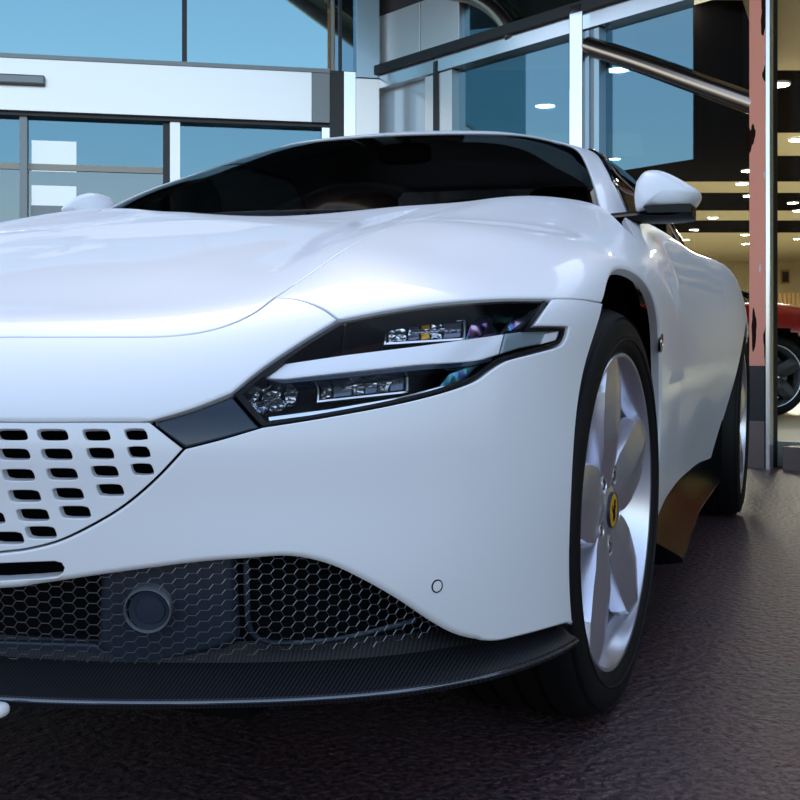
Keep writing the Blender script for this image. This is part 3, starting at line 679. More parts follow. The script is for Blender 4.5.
# ---------------------------------------------------------------- lower intake: honeycomb, radar box, splitter
def hexmesh():
    mb = MB(); off = -.022; a = .0081
    q, b = SB.path([('px', [(-340, 585), (-170, 585), (0, 584), (100, 571), (200, 558), (292, 552), (334, 560), (370, 576), (405, 596), (442, 622), (430, 633), (380, 645), (300, 650), (200, 660), (100, 662), (0, 659), (-170, 660), (-340, 650)], 1)], off=off)
    lo, hi = q.min(0), q.max(0); segs = []
    dx, dy = 1.5*a*.90, math.sqrt(3)*a
    for i in range(int((hi[0]-lo[0])/dx)+3):
        for j in range(int((hi[1]-lo[1])/dy)+3):
            x = i*dx; y = lo[1]+j*dy+(dy/2 if i % 2 else 0)
            c6 = [(x+.9*a*math.cos(PI/3*k), y+a*math.sin(PI/3*k)) for k in range(6)]
            segs += [(c6[0], c6[1]), (c6[1], c6[2]), (c6[2], c6[3])]
    S_ = np.array(segs); m_ = inside(S_.mean(1), q) & (S_[:, :, 0].min(1) > 0); S_ = S_[m_]
    for k in (0, 1):
        pass
    A = SB.S.ev(S_[:, 0])+SB.S.nrm(S_[:, 0])*off; B_ = SB.S.ev(S_[:, 1])+SB.S.nrm(S_[:, 1])*off
    for p, r in zip(A, B_):
        mb.tube([p, r], .00062, 4, cap=False); mb.tube([p*[1, -1, 1], r*[1, -1, 1]], .00062, 4, cap=False)
    mb.build('intake_mesh', M['wire'], car, smooth=60, fix=False)
hexmesh()
def px_panel(name, pts, m, off, depth, smooth=0, bev=.003, both=False, mirror=False, parent=car):
    q, b = SB.path([('px', pts, smooth, bev)], off=off)
    return panel(SB, name, (q, b), m, parent, mirror=mirror, gap=0, depth=depth, off=off, h=.014, hb=.007)
for mir in (False, True):
    rb_ = empty('radar_box', parent=car)
    px_panel('cover', [(101, 552), (236, 538), (240, 640), (225, 650), (150, 668), (118, 668), (98, 650)], M['slate'], -.034, .03, 0, .01, mirror=mir, parent=rb_)
    ctr = SB.px((150, 605), -.034); pc_ = SB.S.ev([ctr])[0]-SB.S.nrm([ctr])[0]*.034; nr = SB.S.nrm([ctr])[0]
    if mir: pc_ = pc_*[1, -1, 1]; nr = nr*[1, -1, 1]
    T = Matrix.Translation(Vector(pc_)) @ Vector(nr).to_track_quat('Z', 'Y').to_matrix().to_4x4()
    r_ = MB(); r_.lathe([(.0243, .0), (.0243, .016), (.0256, .0185), (.0268, .017), (.0268, 0)], 48, 'Z', T=T); r_.build('sensor_ring', M['ring'], rb_, smooth=40)
    r_ = MB(); r_.lathe([(0, .0165), (.0155, .016), (.0170, .0135), (.0175, .0135), (.0243, .0145)], 40, 'Z', T=T @ Matrix.Translation((.003 if not mir else -.003, 0, 0))); r_.build('sensor_face', M['slate'], rb_, smooth=30)
    # duct frame right of the radar box
    du = MB(); pts = [SB.px(p, -.03) for p in cr([(246, 560), (247, 600), (249, 625), (258, 638), (280, 643), (330, 640), (370, 632), (415, 620)], 6)]
    pts = SB.S.ev(pts)-SB.S.nrm(pts)*.03
    if mir: pts = pts*[1, -1, 1]
    du.tube(pts, .0035, 6); du.build('duct_edge', M['slate'], car, smooth=60)
# lower ledge left of the radar box
px_panel('intake_ledge', [(-330, 645), (0, 642), (95, 645), (118, 662), (110, 672), (0, 668), (-330, 660)], M['slate'], -.040, .01)
def splitter():
    mb = MB(); us = np.concatenate([np.linspace(-1, 1, 121)]); rings = []
    uend = SB.cast((.36, 3., .24), (0, -1, 0))[0]
    for s_ in us:
        u = abs(s_)*uend; p = SB.S.ev([[u, .012]])[0]; n = SB.S.nrm([[u, .06]])[0]; n[2] = 0; n /= np.linalg.norm(n)
        k = abs(s_); k2 = min(1, max(0, (k-.80)/.2))
        zl = .196+.000*k; zb = .262-.012*k-.03*k2
        out = .020*(1-k2*.6)
        prof = [(-.12, zb+.005), (-.045, zb), (-.030*(1-.6*k2)-.004, zb-.022*(1-k2)), (out-.012, zl+.016), (out-.002, zl+.012), (out+.001, zl+.008), (out-.002, zl+.001), (out-.02, zl-.003), (-.14, zl-.004)]
        sg = 1 if s_ >= 0 else -1
        rings.append([((p+n*o)[0], (p+n*o)[1]*sg, z) for o, z in prof])
    mb.loft(rings); mb.build('front_splitter', M['carbon'], car, smooth=30)
    # bright lacquered lip along the leading edge
    tb = MB(); pts = []
    for s_ in np.linspace(-1, 1, 121):
        u = abs(s_)*uend; p = SB.S.ev([[u, .012]])[0]; n = SB.S.nrm([[u, .06]])[0]; n[2] = 0; n /= np.linalg.norm(n); k2 = min(1, max(0, (abs(s_)-.80)/.2)); o = .020*(1-k2*.6)
        q_ = p+n*o; pts.append((q_[0], q_[1]*(1 if s_ >= 0 else -1), .204))
    tb.tube(pts, .0024, 6); tb.build('splitter_lip', M['lip'], car, smooth=60)
M['lip'] = mat('lacquered_edge', (.10, .12, .15), .12, .7, 1.)
splitter()
sp = car_at(-2, 710, x=.925); s_ = MB()
for sy in (1, -1):
    sup(sp[0], sp[1]*sy, sp[2], .012, .011, .008, 0, .8).build('splitter_tip', M['white'], car, smooth=60)['label'] = 'small white tip'
# parking sensors
for mir in (1, -1):
    uv_ = SB.px((437, 586)); p_ = SB.S.ev([uv_])[0]*[1, mir, 1]; n_ = SB.S.nrm([uv_])[0]*[1, mir, 1]
    T = Matrix.Translation(Vector(p_)) @ Vector(n_).to_track_quat('Z', 'Y').to_matrix().to_4x4()
    ps = MB(); ps.lathe([(0, .0008), (.0068, .0006), (.0068, -.002)], 28, 'Z', T=T); o = ps.build('parking_sensor', M['paint'], car, smooth=30)
    ps = MB(); ps.lathe([(.0066, -.001), (.0066, .0009), (.0080, .0009), (.0080, -.001)], 28, 'Z', T=T); ps.build('sensor_seal', M['void'], o)
# wing badges
for mir in (1, -1):
    uv_ = SB.px((661, 343)); p_ = SB.S.ev([uv_])[0]*[1, mir, 1]; n_ = SB.S.nrm([uv_])[0]*[1, mir, 1]
    T = Matrix.Translation(Vector(p_)) @ Vector(n_).to_track_quat('Z', 'Y').to_matrix().to_4x4()
    bd = MB(); bd.lathe([(0, .0018), (.016, .0014), (.018, 0), (.018, -.003)], 32, 'Z', T=T); o = bd.build('wing_badge', M['gloss'], car, smooth=30)
    r_ = MB(); r_.lathe([(.0160, .0014), (.0170, .0024), (.0182, .0014)], 32, 'Z', T=T); r_.build('badge_ring', M['chrome'], o, smooth=30)
    k_ = MB(); k_.prism([(-.004, -.011), (.005, -.009), (.003, -.002), (.007, .006), (.001, .012), (-.002, .005), (-.006, .002)], .0012, T @ Matrix.Translation((0, 0, .0016))); k_.build('badge_mark', M['red'], o)
# ---------------------------------------------------------------- wheels
def make_wheel(name):
    w = empty(name, parent=car)
    t = MB(); prof = [(.262, -.006), (.268, .004), (.280, .010), (.298, .0125), (.318, .007), (.332, -.006), (.3385, -.022)]
    for gy in (-.058, -.098, -.142, -.182): prof += [(.340, gy+.006), (.333, gy+.004), (.333, gy-.004), (.340, gy-.006)]
    prof += [(.3385, -.218), (.332, -.234), (.318, -.247), (.298, -.252), (.268, -.24), (.262, -.23)]
    t.lathe(prof, 96, closed=True)
    t.build('tyre', M['rubber'], w, smooth=35)
    # sidewall ribs
    r = MB(); r.lathe([(.286, .0105), (.288, .0135), (.290, .0118)], 96); r.lathe([(.322, .003), (.324, .0065), (.326, .0015)], 96); r.build('sidewall_rib', M['rubber'], w, smooth=60)
    r = MB(); r.lathe([(.267, -.008), (.2665, .001), (.264, .004), (.259, .003), (.254, -.004), (.249, -.016), (.238, -.034), (.231, -.08), (.229, -.13), (.238, -.21), (.243, -.21), (.234, -.13), (.236, -.08), (.250, -.03), (.26, -.012)], 96, closed=True)
    r.build('rim', M['alloy'], w, smooth=40)
    for k in range(5):
        ph = math.radians(-8+72*k); d = np.array([-math.sin(ph), 0, math.cos(ph)]); tg = np.array([-math.cos(ph), 0, -math.sin(ph)])
        s = MB(); rings = []
        for rr in np.concatenate([np.linspace(.030, .20, 12), np.linspace(.21, .2585, 9)]):
            wd = np.interp(rr, [.03, .06, .09, .13, .17, .21, .24, .2585], [.022, .044, .056, .060, .060, .056, .042, .020])
            yr = np.interp(rr, [.03, .06, .12, .20, .2585], [-.013, -.009, .000, .003, .0015])
            dr = np.interp(rr, [.03, .08, .15, .20, .245, .2585], [.003, .006, .007, .007, .006, .003])
            wl = np.interp(rr, [.03, .08, .2, .245, .2585], [.014, .016, .015, .012, .008])
            p = lambda a, y: tuple(d*rr+tg*a+np.array([0, y, 0]))
            rings.append([p(-wd-.006, yr-dr-wl-.012), p(-wd-.005, yr-dr-wl), p(-wd, yr-dr), p(-.0015, yr), p(.0015, yr), p(wd, yr-dr), p(wd+.005, yr-dr-wl), p(wd+.006, yr-dr-wl-.012)])
        s.loft(rings); s.build('spoke', M['alloy'], w, smooth=14)
    hb = MB(); hb.lathe([(0, -.010), (.034, -.010), (.042, -.014), (.060, -.024), (.080, -.034), (.084, -.06), (0, -.08)], 60); hb.build('hub', M['alloy'], w, smooth=30)
    for k in range(5):
        ph = math.radians(28+72*k); c = Vector((-math.sin(ph)*.062, (.0225), math.cos(ph)*.064)); T = Matrix.Translation(c)
        b = MB(); b.lathe([(.019, -.062), (.019, -.036), (.0165, -.034), (.0145, -.036), (.0135, -.044), (0, -.044)], 24, T=T); o = b.build('nut_recess', M['alloy'], w, smooth=35)
        b = MB(); b.lathe([(.0095, -.046), (.0095, -.036), (.008, -.034), (.0, -.034)], 6, T=T); b.build('wheel_nut', M['chrome'], o)
    cp = MB(); cp.lathe([(.0295, -.018), (.0295, -.0075), (.0280, -.0055), (0, -.0045)], 48); cap = cp.build('centre_cap', M['yellow'], w, smooth=35); cap['label'] = 'yellow round cap with a black rearing horse'
    rg = MB(); rg.lathe([(.0285, -.0075), (.0293, -.0045), (.0305, -.0075), (.0305, -.015)], 48); rg.build('cap_ring', M['black'], cap, smooth=40)
    horse = [(-.001, -.019), (.002, -.018), (.0012, -.012), (.0045, -.008), (.0042, -.013), (.0070, -.015), (.0066, -.008), (.0052, -.003), (.0035, .001), (.0060, .004), (.0095, .003), (.0098, .005), (.0062, .0072), (.0045, .0068), (.0060, .0105), (.0072, .0150), (.0052, .0175), (.0030, .0160), (.0012, .0170), (-.0010, .0125), (-.0015, .007), (-.0045, .003), (-.0055, -.001), (-.0085, .001), (-.0110, .006), (-.0100, .010), (-.0125, .008), (-.0128, .002), (-.0100, -.003), (-.0068, -.005), (-.0052, -.008), (-.0062, -.012), (-.0035, -.016)]
    hm = MB(); T = Matrix(((-1, 0, 0, 0), (0, 0, 1, -.0052), (0, 1, 0, 0), (0, 0, 0, 1)))
    hm.prism(horse, .0014, T); hm.build('horse_emblem', M['void'], cap)
    dk = MB(); dk.lathe([(.07, -.125), (.19, -.125), (.19, -.155), (.07, -.155)], 64, closed=True); dk.lathe([(0, -.09), (.075, -.1), (.08, -.16)], 40); dk.build('brake_disc', M['disc'], w, smooth=30)
    cl = MB(); rings = []
    for a in np.linspace(math.radians(28), math.radians(98), 14):
        c_, s_ = math.sin(a), math.cos(a); P = [(.130, -.098), (.150, -.084), (.196, -.084), (.213, -.100), (.213, -.185), (.130, -.185)]
        rings.append([(r_*c_, y, r_*s_) for r_, y in P])
    cl.loft(rings); cl.build('brake_caliper', M['yellow'], w, smooth=30)
    return w
def copy_tree(o, parent=None):
    c = o.copy(); COL.objects.link(c)
    if parent: c.parent = parent; c.matrix_parent_inverse = o.matrix_parent_inverse.copy()
    for ch in list(o.children): copy_tree(ch, c)
    return c
W1 = make_wheel('front_wheel')
W2 = copy_tree(W1, car); W3 = copy_tree(W1, car); W4 = copy_tree(W1, car)
STEER = math.radians(-3.6)
W1.location = (0, .933, .340); W1.rotation_euler = (0, 0, STEER)
W2.location = (0, -.933, .340); W2.rotation_euler = (0, 0, PI+STEER)
W3.name = 'rear_wheel'; W4.name = 'rear_wheel.001'
W3.location = (-2.67, .968, .354); W3.scale = (1.041, 1.15, 1.041); W3.rotation_euler = (0, 0, 0)
W4.location = (-2.67, -.968, .354); W4.scale = (1.041, 1.15, 1.041); W4.rotation_euler = (0, 0, PI)
# ---------------------------------------------------------------- door mirrors
def mirror(xm, outline, dy=0., flip=False, sc=1., dz=0.):
    dm = empty('door_mirror', parent=car)
    P = np.array([car_at(p[0], p[1], x=xm) for p in cr(outline+outline[:1], 5)[:-1]]); c = P.mean(0); P = c+(P-c)*sc+np.array([0, 0, dz]); c = P.mean(0)
    if flip: P[:, 1] = -P[:, 1]+dy; c[1] = -c[1]+dy; P = P[::-1]
    rings = []
    for x, s_, dz in ((.062, .02, 0), (.060, .30, 0), (.052, .58, 0), (.034, .83, 0), (.012, .96, 0), (-.012, 1.0, 0), (-.05, .985, 0), (-.075, .95, 0), (-.078, .90, 0)):
        rings.append([(xm+x+.0*s_, c[1]+(q[1]-c[1])*s_, c[2]+(q[2]-c[2])*s_) for q in P])
    m_ = MB(); m_.loft(rings); m_.build('mirror_shell', M['paint'], dm, smooth=50)
    g = MB(); g.loft([[(xm-.0785, c[1]+(q[1]-c[1])*.86, c[2]+(q[2]-c[2])*.86) for q in P], [(xm-.081, c[1]+(q[1]-c[1])*.84, c[2]+(q[2]-c[2])*.84) for q in P]]); g.build('mirror_glass', M['chrome'], dm)
    sgn = -1 if flip else 1
    f = (lambda y: -y+dy) if flip else (lambda y: y)
    a = MB(); pts = [car_at(612, 219, x=-.87), car_at(640, 216, x=-.86), car_at(672, 216, x=-.86), car_at(694, 212, x=-.855)]
    rings = []
    for p, h in zip(pts, (.014, .013, .013, .016)):
        y = f(p[1]); rings.append([(-.05+p[0], y, p[2]-h), (.02+p[0], y, p[2]-h*.9), (.035+p[0], y, p[2]-.002), (.02+p[0], y, p[2]+h*.8), (-.05+p[0], y, p[2]+h)])
    a.loft(rings); a.build('mirror_arm', M['bowl'], dm, smooth=40)
    u = MB(); us = [car_at(646, 209, x=xm), car_at(655, 207.5, x=xm), car_at(693, 206, x=xm), car_at(693, 214, x=xm), car_at(650, 215, x=xm)]
    u.loft([[(xm+dx, f(q[1]), q[2]) for q in us] for dx in (.048, .02, -.06)]); u.build('mirror_under_cover', M['bowl'], dm)
    return dm
MO = [(636, 182), (644, 172), (656, 170), (668, 173), (684, 181), (698, 190), (700, 196), (694, 205), (686, 210), (668, 212), (648, 211), (637, 213), (634, 198)]
mirror(-.85, MO); mirror(-1.0, MO, dy=.02, flip=True, sc=.85, dz=.002)
# ================================================================ the forecourt and the showroom
g = mat('granite_paving', (.05, .04, .045), .5)
def granite():
    n, l, b = nodes_of(g)
    tc = n.new('ShaderNodeTexCoord'); mp = n.new('ShaderNodeMapping'); mp.inputs['Rotation'].default_value = (0, 0, math.radians(27)); l.new(tc.outputs['Object'], mp.inputs[0])
    ns = n.new('ShaderNodeTexNoise'); ns.inputs['Scale'].default_value = 95; ns.inputs['Detail'].default_value = 5; ns.inputs['Roughness'].default_value = .75; l.new(mp.outputs[0], ns.inputs['Vector'])
    r = n.new('ShaderNodeValToRGB'); e = r.color_ramp.elements; e[0].position = .42; e[0].color = (.010, .007, .009, 1); e[1].position = .62; e[1].color = (.165, .090, .096, 1)
    l.new(ns.outputs[0], r.inputs[0])
    n2 = n.new('ShaderNodeTexNoise'); n2.inputs['Scale'].default_value = 2.2; n2.inputs['Detail'].default_value = 3; l.new(mp.outputs[0], n2.inputs['Vector'])
    r2 = n.new('ShaderNodeValToRGB'); r2.color_ramp.elements[0].position = .35; r2.color_ramp.elements[0].color = (.75, .78, .85, 1); r2.color_ramp.elements[1].position = .7; r2.color_ramp.elements[1].color = (1.05, .86, .86, 1)
    l.new(n2.outputs[0], r2.inputs[0])
    mu = n.new('ShaderNodeMixRGB'); mu.blend_type = 'MULTIPLY'; mu.inputs[0].default_value = 1; l.new(r.outputs[0], mu.inputs[1]); l.new(r2.outputs[0], mu.inputs[2])
    bt = n.new('ShaderNodeTexBrick'); bt.inputs['Scale'].default_value = 1.; bt.inputs['Brick Width'].default_value = .9; bt.inputs['Row Height'].default_value = .9; bt.inputs['Mortar Size'].default_value = .0035; bt.offset = 0
    bt.inputs['Color1'].default_value = bt.inputs['Color2'].default_value = (0, 0, 0, 1); bt.inputs['Mortar'].default_value = (1, 1, 1, 1); l.new(mp.outputs[0], bt.inputs['Vector'])
    m2 = n.new('ShaderNodeMixRGB'); m2.inputs[2].default_value = (.055, .045, .052, 1); l.new(bt.outputs['Color'], m2.inputs[0]); l.new(mu.outputs[0], m2.inputs[1])
    l.new(m2.outputs[0], b.inputs['Base Color'])
    n3 = n.new('ShaderNodeTexNoise'); n3.inputs['Scale'].default_value = 45; n3.inputs['Detail'].default_value = 4; l.new(mp.outputs[0], n3.inputs['Vector'])
    bp = n.new('ShaderNodeBump'); bp.inputs['Strength'].default_value = .9; bp.inputs['Distance'].default_value = .012; l.new(n3.outputs[0], bp.inputs['Height']); l.new(bp.outputs[0], b.inputs['Normal'])
granite()
gm = MB(); gm.box(-14, 30, -30, 30, -.3, 0); gr = gm.build('ground', g); gr.matrix_world = LEAN_M; tag(gr, 'dark reddish granite paving of the forecourt', 'paving', kind='structure')
# --- the two glass fronts meet at an inside corner; local frame of a front: s along it, o out towards the viewer, z up
PC = at_depth(379, 363, 9.14)*[1, 1, 0]; PP = at_depth(750, 363, 6.57)*[1, 1, 0]
class Front:
    def __init__(s, p, d):
        s.p = np.array(p); s.d = d/np.linalg.norm(d); s.n = np.array([-s.d[1], s.d[0], 0])
        if np.dot(s.n, EYE-s.p) < 0: s.n = -s.n
    def sz(s, px, py, o=0.):
        r = ray_world(px, py); t = np.dot(s.p+s.n*o-EYE, s.n)/np.dot(r, s.n); q = EYE+r*t
        return np.dot(q-s.p, s.d), q[2]
    def pt(s, a, o, z): return s.p+s.d*a+s.n*o+np.array([0, 0, z])
    def box(s, name, m, s0, s1, z0, z1, o0, o1, bev=0., parent=None, kind='structure', label=None, cat=None, fit=True):
        if fit:   # sizes are given on the glass line; keep the same sight lines for a face that stands proud of it
            oe = float(np.dot(EYE-s.p, s.n)); se = float(np.dot(EYE-s.p, s.d)); k = (oe-o1)/oe
            s0, s1, z0, z1 = se+(s0-se)*k, se+(s1-se)*k, EYE[2]+(z0-EYE[2])*k, EYE[2]+(z1-EYE[2])*k
        mb = MB(); T = Matrix(((s.d[0], s.n[0], 0, s.p[0]), (s.d[1], s.n[1], 0, s.p[1]), (0, 0, 1, 0), (0, 0, 0, 1)))
        mb.box(min(s0, s1), max(s0, s1), o0, o1, min(z0, z1), max(z0, z1), bev, T); ob = mb.build(name, m, parent)
        if not parent: tag(ob, label, cat, kind=kind)
        return ob
    def S(s, px, o=0.): return s.sz(px, 300, o)[0]
    def Z(s, px, py, o=0.): return s.sz(px, py, o)[1]
ca, sa = math.cos(math.radians(11)), math.sin(math.radians(11))
F1 = Front(PC, -(R0*ca+F0*sa)); F2 = Front(PC, PP-PC)
M['blueglass'] = glass('blue_coated_glass', (.22, .30, .36), .60, (.34, .57, .62), fres=False)
M['blueglass2'] = glass('blue_tinted_glass', (.25, .34, .40), .42, (.26, .45, .54), fres=False)
M['corner_reflection'] = mat('pale_reflection_pane', (.72, .86, .95), .12, .2, .8)  # pale colour stands in for the bright reflection at the inside corner
M['clear'] = glass('showroom_glass', (.92, .95, .95), .001, gain=.012)
M['brushed'] = mat('polished_steel_cladding', (.80, .82, .85), .18, .85)
M['panelwhite'] = mat('white_cladding', (.90, .91, .93), .3, 0, .5)
M['bandsteel'] = mat('satin_white_steel', (.88, .86, .85), .3, .7)
M['darkframe'] = mat('dark_frame', (.012, .013, .015), .35)
M['greyframe'] = mat('grey_frame', (.30, .33, .34), .4, .4)
M['cream'] = mat('cream_rail', (.62, .58, .48), .5)
M['beige'] = mat('beige_plaster', (.55, .46, .28), .7)
M['ceilblack'] = mat('black_ceiling', (.010, .008, .007), .8, spec=0)
M['floor'] = mat('pale_floor_tiles', (.46, .46, .40), .25)
M['bronze'] = mat('mirrored_edge_bronze', (.50, .40, .32), .22, 1.)
M['paper_and_glare'] = mat('white_gloss_sheet', (.88, .90, .93), .3, .6)
M['wood'] = mat('oak_slats', (.36, .20, .07), .5)
M['pillar'] = mat('salmon_cladding', (.62, .25, .18), .6, spec=.0)
n, l, b = nodes_of(M['brushed'])
tc = n.new('ShaderNodeTexCoord'); ns = n.new('ShaderNodeTexNoise'); ns.inputs['Scale'].default_value = 1.3; ns.inputs['Detail'].default_value = 1; l.new(tc.outputs['Object'], ns.inputs['Vector'])
bp = n.new('ShaderNodeBump'); bp.inputs['Strength'].default_value = .25; bp.inputs['Distance'].default_value = .05; l.new(ns.outputs[0], bp.inputs['Height']); l.new(bp.outputs[0], b.inputs['Normal'])
# pillar: salmon, with reflections painted in as dark and white patches
def pillar_mat():
    n, l, b = nodes_of(M['pillar'])
    tc = n.new('ShaderNodeTexCoord'); mp = n.new('ShaderNodeMapping'); mp.inputs['Scale'].default_value = (6, 6, 1.3); l.new(tc.outputs['Object'], mp.inputs[0])
    ns = n.new('ShaderNodeTexNoise'); ns.inputs['Scale'].default_value = 1.6; ns.inputs['Detail'].default_value = 3; l.new(mp.outputs[0], ns.inputs['Vector'])
    r = n.new('ShaderNodeValToRGB'); r.color_ramp.interpolation = 'CONSTANT'; e = r.color_ramp.elements
    e[0].position = 0; e[0].color = (.03, .012, .010, 1); e[1].position = .40; e[1].color = (1, .40, .28, 1); x = e.new(.66); x.color = (.80, .72, .72, 1)
    l.new(ns.outputs[0], r.inputs[0]); l.new(r.outputs[0], b.inputs['Base Color'])
pillar_mat()
# ---- left front
zt = lambda px, py: F1.Z(px, py)
SL = F1.S(-260); s182, s187 = F1.S(182), F1.S(187); sR = F1.S(330)
zb1 = zt(180, 63); zb0 = zt(180, 117)
ZT = 7.0
F1.box('window_1', M['blueglass'], s187, SL, zb1, ZT, -.03, -.015, label='large blue glass pane above the steel band, left of the black mullion', cat='window')
F1.box('window_2', M['blueglass'], sR+.02, s182, zb1, ZT, -.03, -.015, label='blue glass pane above the steel band, right of the black mullion', cat='window')
F1.box('trim_1', M['darkframe'], s182, s187, zb1, ZT, -.04, .03, label='black upright mullion between the upper blue panes', cat='mullion')
F1.box('trim_2', M['greyframe'], sR, SL, zb1-.02, zb1+.012, -.04, .10, label='thin grey ledge under the upper blue panes', cat='ledge')
band = F1.box('trim_3', M['bandsteel'], F1.S(312), SL, zb0, zb1-.02, -.04, .09, .004, label='wide white steel band over the left glass doors', cat='band')
F1.box('trim_4', M['greyframe'], F1.S(330), F1.S(312), zb0, zb1-.02, -.04, .09, .004, label='end piece of the white band, greyed to imitate a dark reflection', cat='band')  # darker grey put in for a dark reflection at the band's end
F1.box('trim_5', M['darkframe'], sR, SL, zb0-.035, zb0, -.05, .05, label='thin dark rail under the white band', cat='rail')
zl = -.25; zr0 = zt(80, 170)
F1.box('window_3', M['blueglass2'], F1.S(20), SL, zr0, zb0-.03, -.05, -.035, label='blue glass door pane at the left edge below the white band', cat='window')
F1.box('window_4', M['blueglass2'], F1.S(170), F1.S(27), zr0, zb0-.03, -.05, -.035, label='blue glass door pane with white sheets on it, below the white band', cat='window')
F1.box('window_5', M['blueglass2'], F1.S(322), F1.S(180), zl, zb0-.03, -.05, -.035, label='dark blue glass pane right of the white door post', cat='window')
M['dimglass'] = glass('dim_door_glass', (.45, .50, .50), .22, (.60, .72, .80), fres=False)
zr = zt(80, 170)
F1.box('window_14', M['dimglass'], F1.S(20), SL, zl, zr, -.05, -.035, label='dim lower door pane at the left edge under the cream rail', cat='window')
F1.box('window_15', M['dimglass'], F1.S(170), F1.S(27), zl, zr, -.05, -.035, label='dim lower door pane under the cream rail beside the grey board', cat='window')
F1.box('trim_6', M['greyframe'], F1.S(19.5), F1.S(27), zl, zb0-.03, -.06, .02, label='slim grey door post at the left edge', cat='post')
F1.box('trim_7', M['bandsteel'], F1.S(170), F1.S(180), zl, zb0-.03, -.06, .03, label='white door post left of the windscreen', cat='post')
F1.box('trim_8', M['darkframe'], F1.S(163), F1.S(170), zl, zb0-.03, -.06, .0, label='dark edge of the glass door beside the white post', cat='post')
F1.box('trim_9', M['brushed'], F1.S(331), F1.S(322), zl, zb0, -.06, .04, label='steel post at the right end of the left doors', cat='post')
F1.box('trim_10', M['cream'], F1.S(163), SL, zt(80, 171), zt(80, 165), -.036, -.02, label='cream rail crossing the left glass doors', cat='rail')
F1.box('trim_11', M['beige'], F1.S(163), SL, zl, zt(80, 172), -.5, -.45, label='dim beige counter front behind the left glass doors', cat='wall')
sen = F1.box('door_sensor', M['greyframe'], F1.S(-4, .13), F1.S(45, .13), F1.Z(20, 84, .13), F1.Z(20, 74.5, .13), .09, .15, .012, kind='thing', label='grey door sensor box fixed to the white steel band', cat='sensor', fit=False)
F1.box('white_sheet', M['paper_and_glare'], F1.S(31), F1.S(76), F1.Z(50, 171), F1.Z(50, 140), -.035, -.033, 0, kind='thing', label='upper white sheet stuck on the left glass door', cat='paper_and_glare', fit=False)
F1.box('white_sheet', M['paper_and_glare'], F1.S(31), F1.S(76), F1.Z(50, 205), F1.Z(50, 185), -.035, -.033, 0, kind='thing', label='lower white sheet standing in for glare on the left glass door', cat='paper_and_glare', fit=False)  # white sheet added where the glass shows glare
F1.box('notice_board', M['greyframe'], F1.S(30), F1.S(77), F1.Z(50, 240), F1.Z(50, 205.5), -.035, -.033, 0, kind='thing', label='grey board below the lower white glare sheet on the glass door', cat='board', fit=False)
# ---- corner columns
F1.box('window_6', M['blueglass2'], F1.S(356), F1.S(335), zb1, ZT, .0, .015, label='narrow dark glass strip beside the corner column above the band', cat='window')
F1.box('trim_12', M['greyframe'], F1.S(334), F1.S(331), zb1, ZT, -.02, .05, label='thin grey upright beside the narrow corner glass', cat='mullion')
F1.box('trim_13', M['darkframe'], F1.S(342), F1.S(339), zb1, ZT, .01, .04, label='thin black upright beside the narrow corner glass', cat='mullion')
F1.box('trim_14', M['darkframe'], F1.S(344), F1.S(330), zl, zb1, -.02, .06, label='dark strip of the corner column below the band line', cat='column')
F1.box('trim_15', M['brushed'], F1.S(356), F1.S(344), zl, zb1, -.02, .07, .004, label='polished steel strip of the corner column', cat='column')
F1.box('trim_16', M['bandsteel'], F1.S(379.5), F1.S(356.5), zl, zb1-.05, -.02, .10, .004, label='pale steel corner column, lower half', cat='column')
M['paleblue'] = mat('pale_blue_cladding', (.42, .60, .70), .2, .3, .5)
F1.box('trim_17', M['paleblue'], F1.S(379.5), F1.S(356.5), zb1-.045, ZT, -.02, .10, .004, label='pale blue corner column, upper half', cat='column')
F1.box('wall_left', M['ceilblack'], 0, SL, zl, ZT, -5.0, -4.9)
F1.box('ceiling_left', M['beige'], 0, SL, 3.4, 3.5, -4.9, -.1)
# ---- right front
zB1, zB0 = F2.Z(480, 38), F2.Z(480, 47.5)
sE = F2.S(800)*4.2; sP0, sP1 = F2.S(749, .1), F2.S(765, .1)
F2.box('trim_18', M['darkframe'], 0, sP0, zB0, zB1, -.08, .10, label='black beam rising to the right over the showroom glass', cat='beam', fit=False)
F2.box('trim_19', M['brushed'], 0, sP0, zB0-.11, zB0, -.06, .06, .004, label='polished strip under the black beam', cat='trim', fit=False)
F2.box('trim_20', M['bandsteel'], 0.0, F2.S(420), zB1, zB1+.42, -.05, .02, .003, label='white fascia panel next to the corner column', cat='panel')
F2.box('trim_21', M['bandsteel'], F2.S(420.8), F2.S(459), zB1, zB1+.42, -.05, .02, .003, label='white fascia panel right of the first one', cat='panel')
F2.box('wall_fascia', mat('dark_umber_fascia', (.06, .045, .05), .3), 0, F2.S(460), zB1+.42, ZT, -.06, .0, label='dark umber fascia above the white panels', cat='fascia')
F2.box('window_7', M['blueglass2'], F2.S(460), sP0, zB1, ZT, -.05, -.035, label='tilted-looking glass pane above the black beam', cat='window', fit=False)
F2.box('window_8', M['corner_reflection'], 0, F2.S(433), -.2, zB0-.1, -.03, -.018, label='pane coloured pale like a bright corner reflection, beside the corner column under the beam', cat='window')
F2.box('trim_22', M['bandsteel'], F2.S(433), F2.S(425), -.2, zB0-.1, -.04, .04, label='white post left of the slim black post', cat='post')
F2.box('trim_23', M['darkframe'], F2.S(433), F2.S(438), -.2, zB0, -.04, .06, label='slim black post between two white posts', cat='post')
F2.box('trim_24', M['bandsteel'], F2.S(438), F2.S(452), -.2, zB0-.1, -.04, .05, label='white post right of the slim black post', cat='post')
F2.box('window_9', M['blueglass2'], F2.S(452), F2.S(569), -.2, zB0-.1, -.03, -.018, label='blue pane above the car roof, left of the chrome column', cat='window')
F2.box('trim_25', M['chrome'], F2.S(569), F2.S(582), -.2, zB0+.1, -.06, .10, .006, label='chrome column behind the roof of the white car', cat='column')
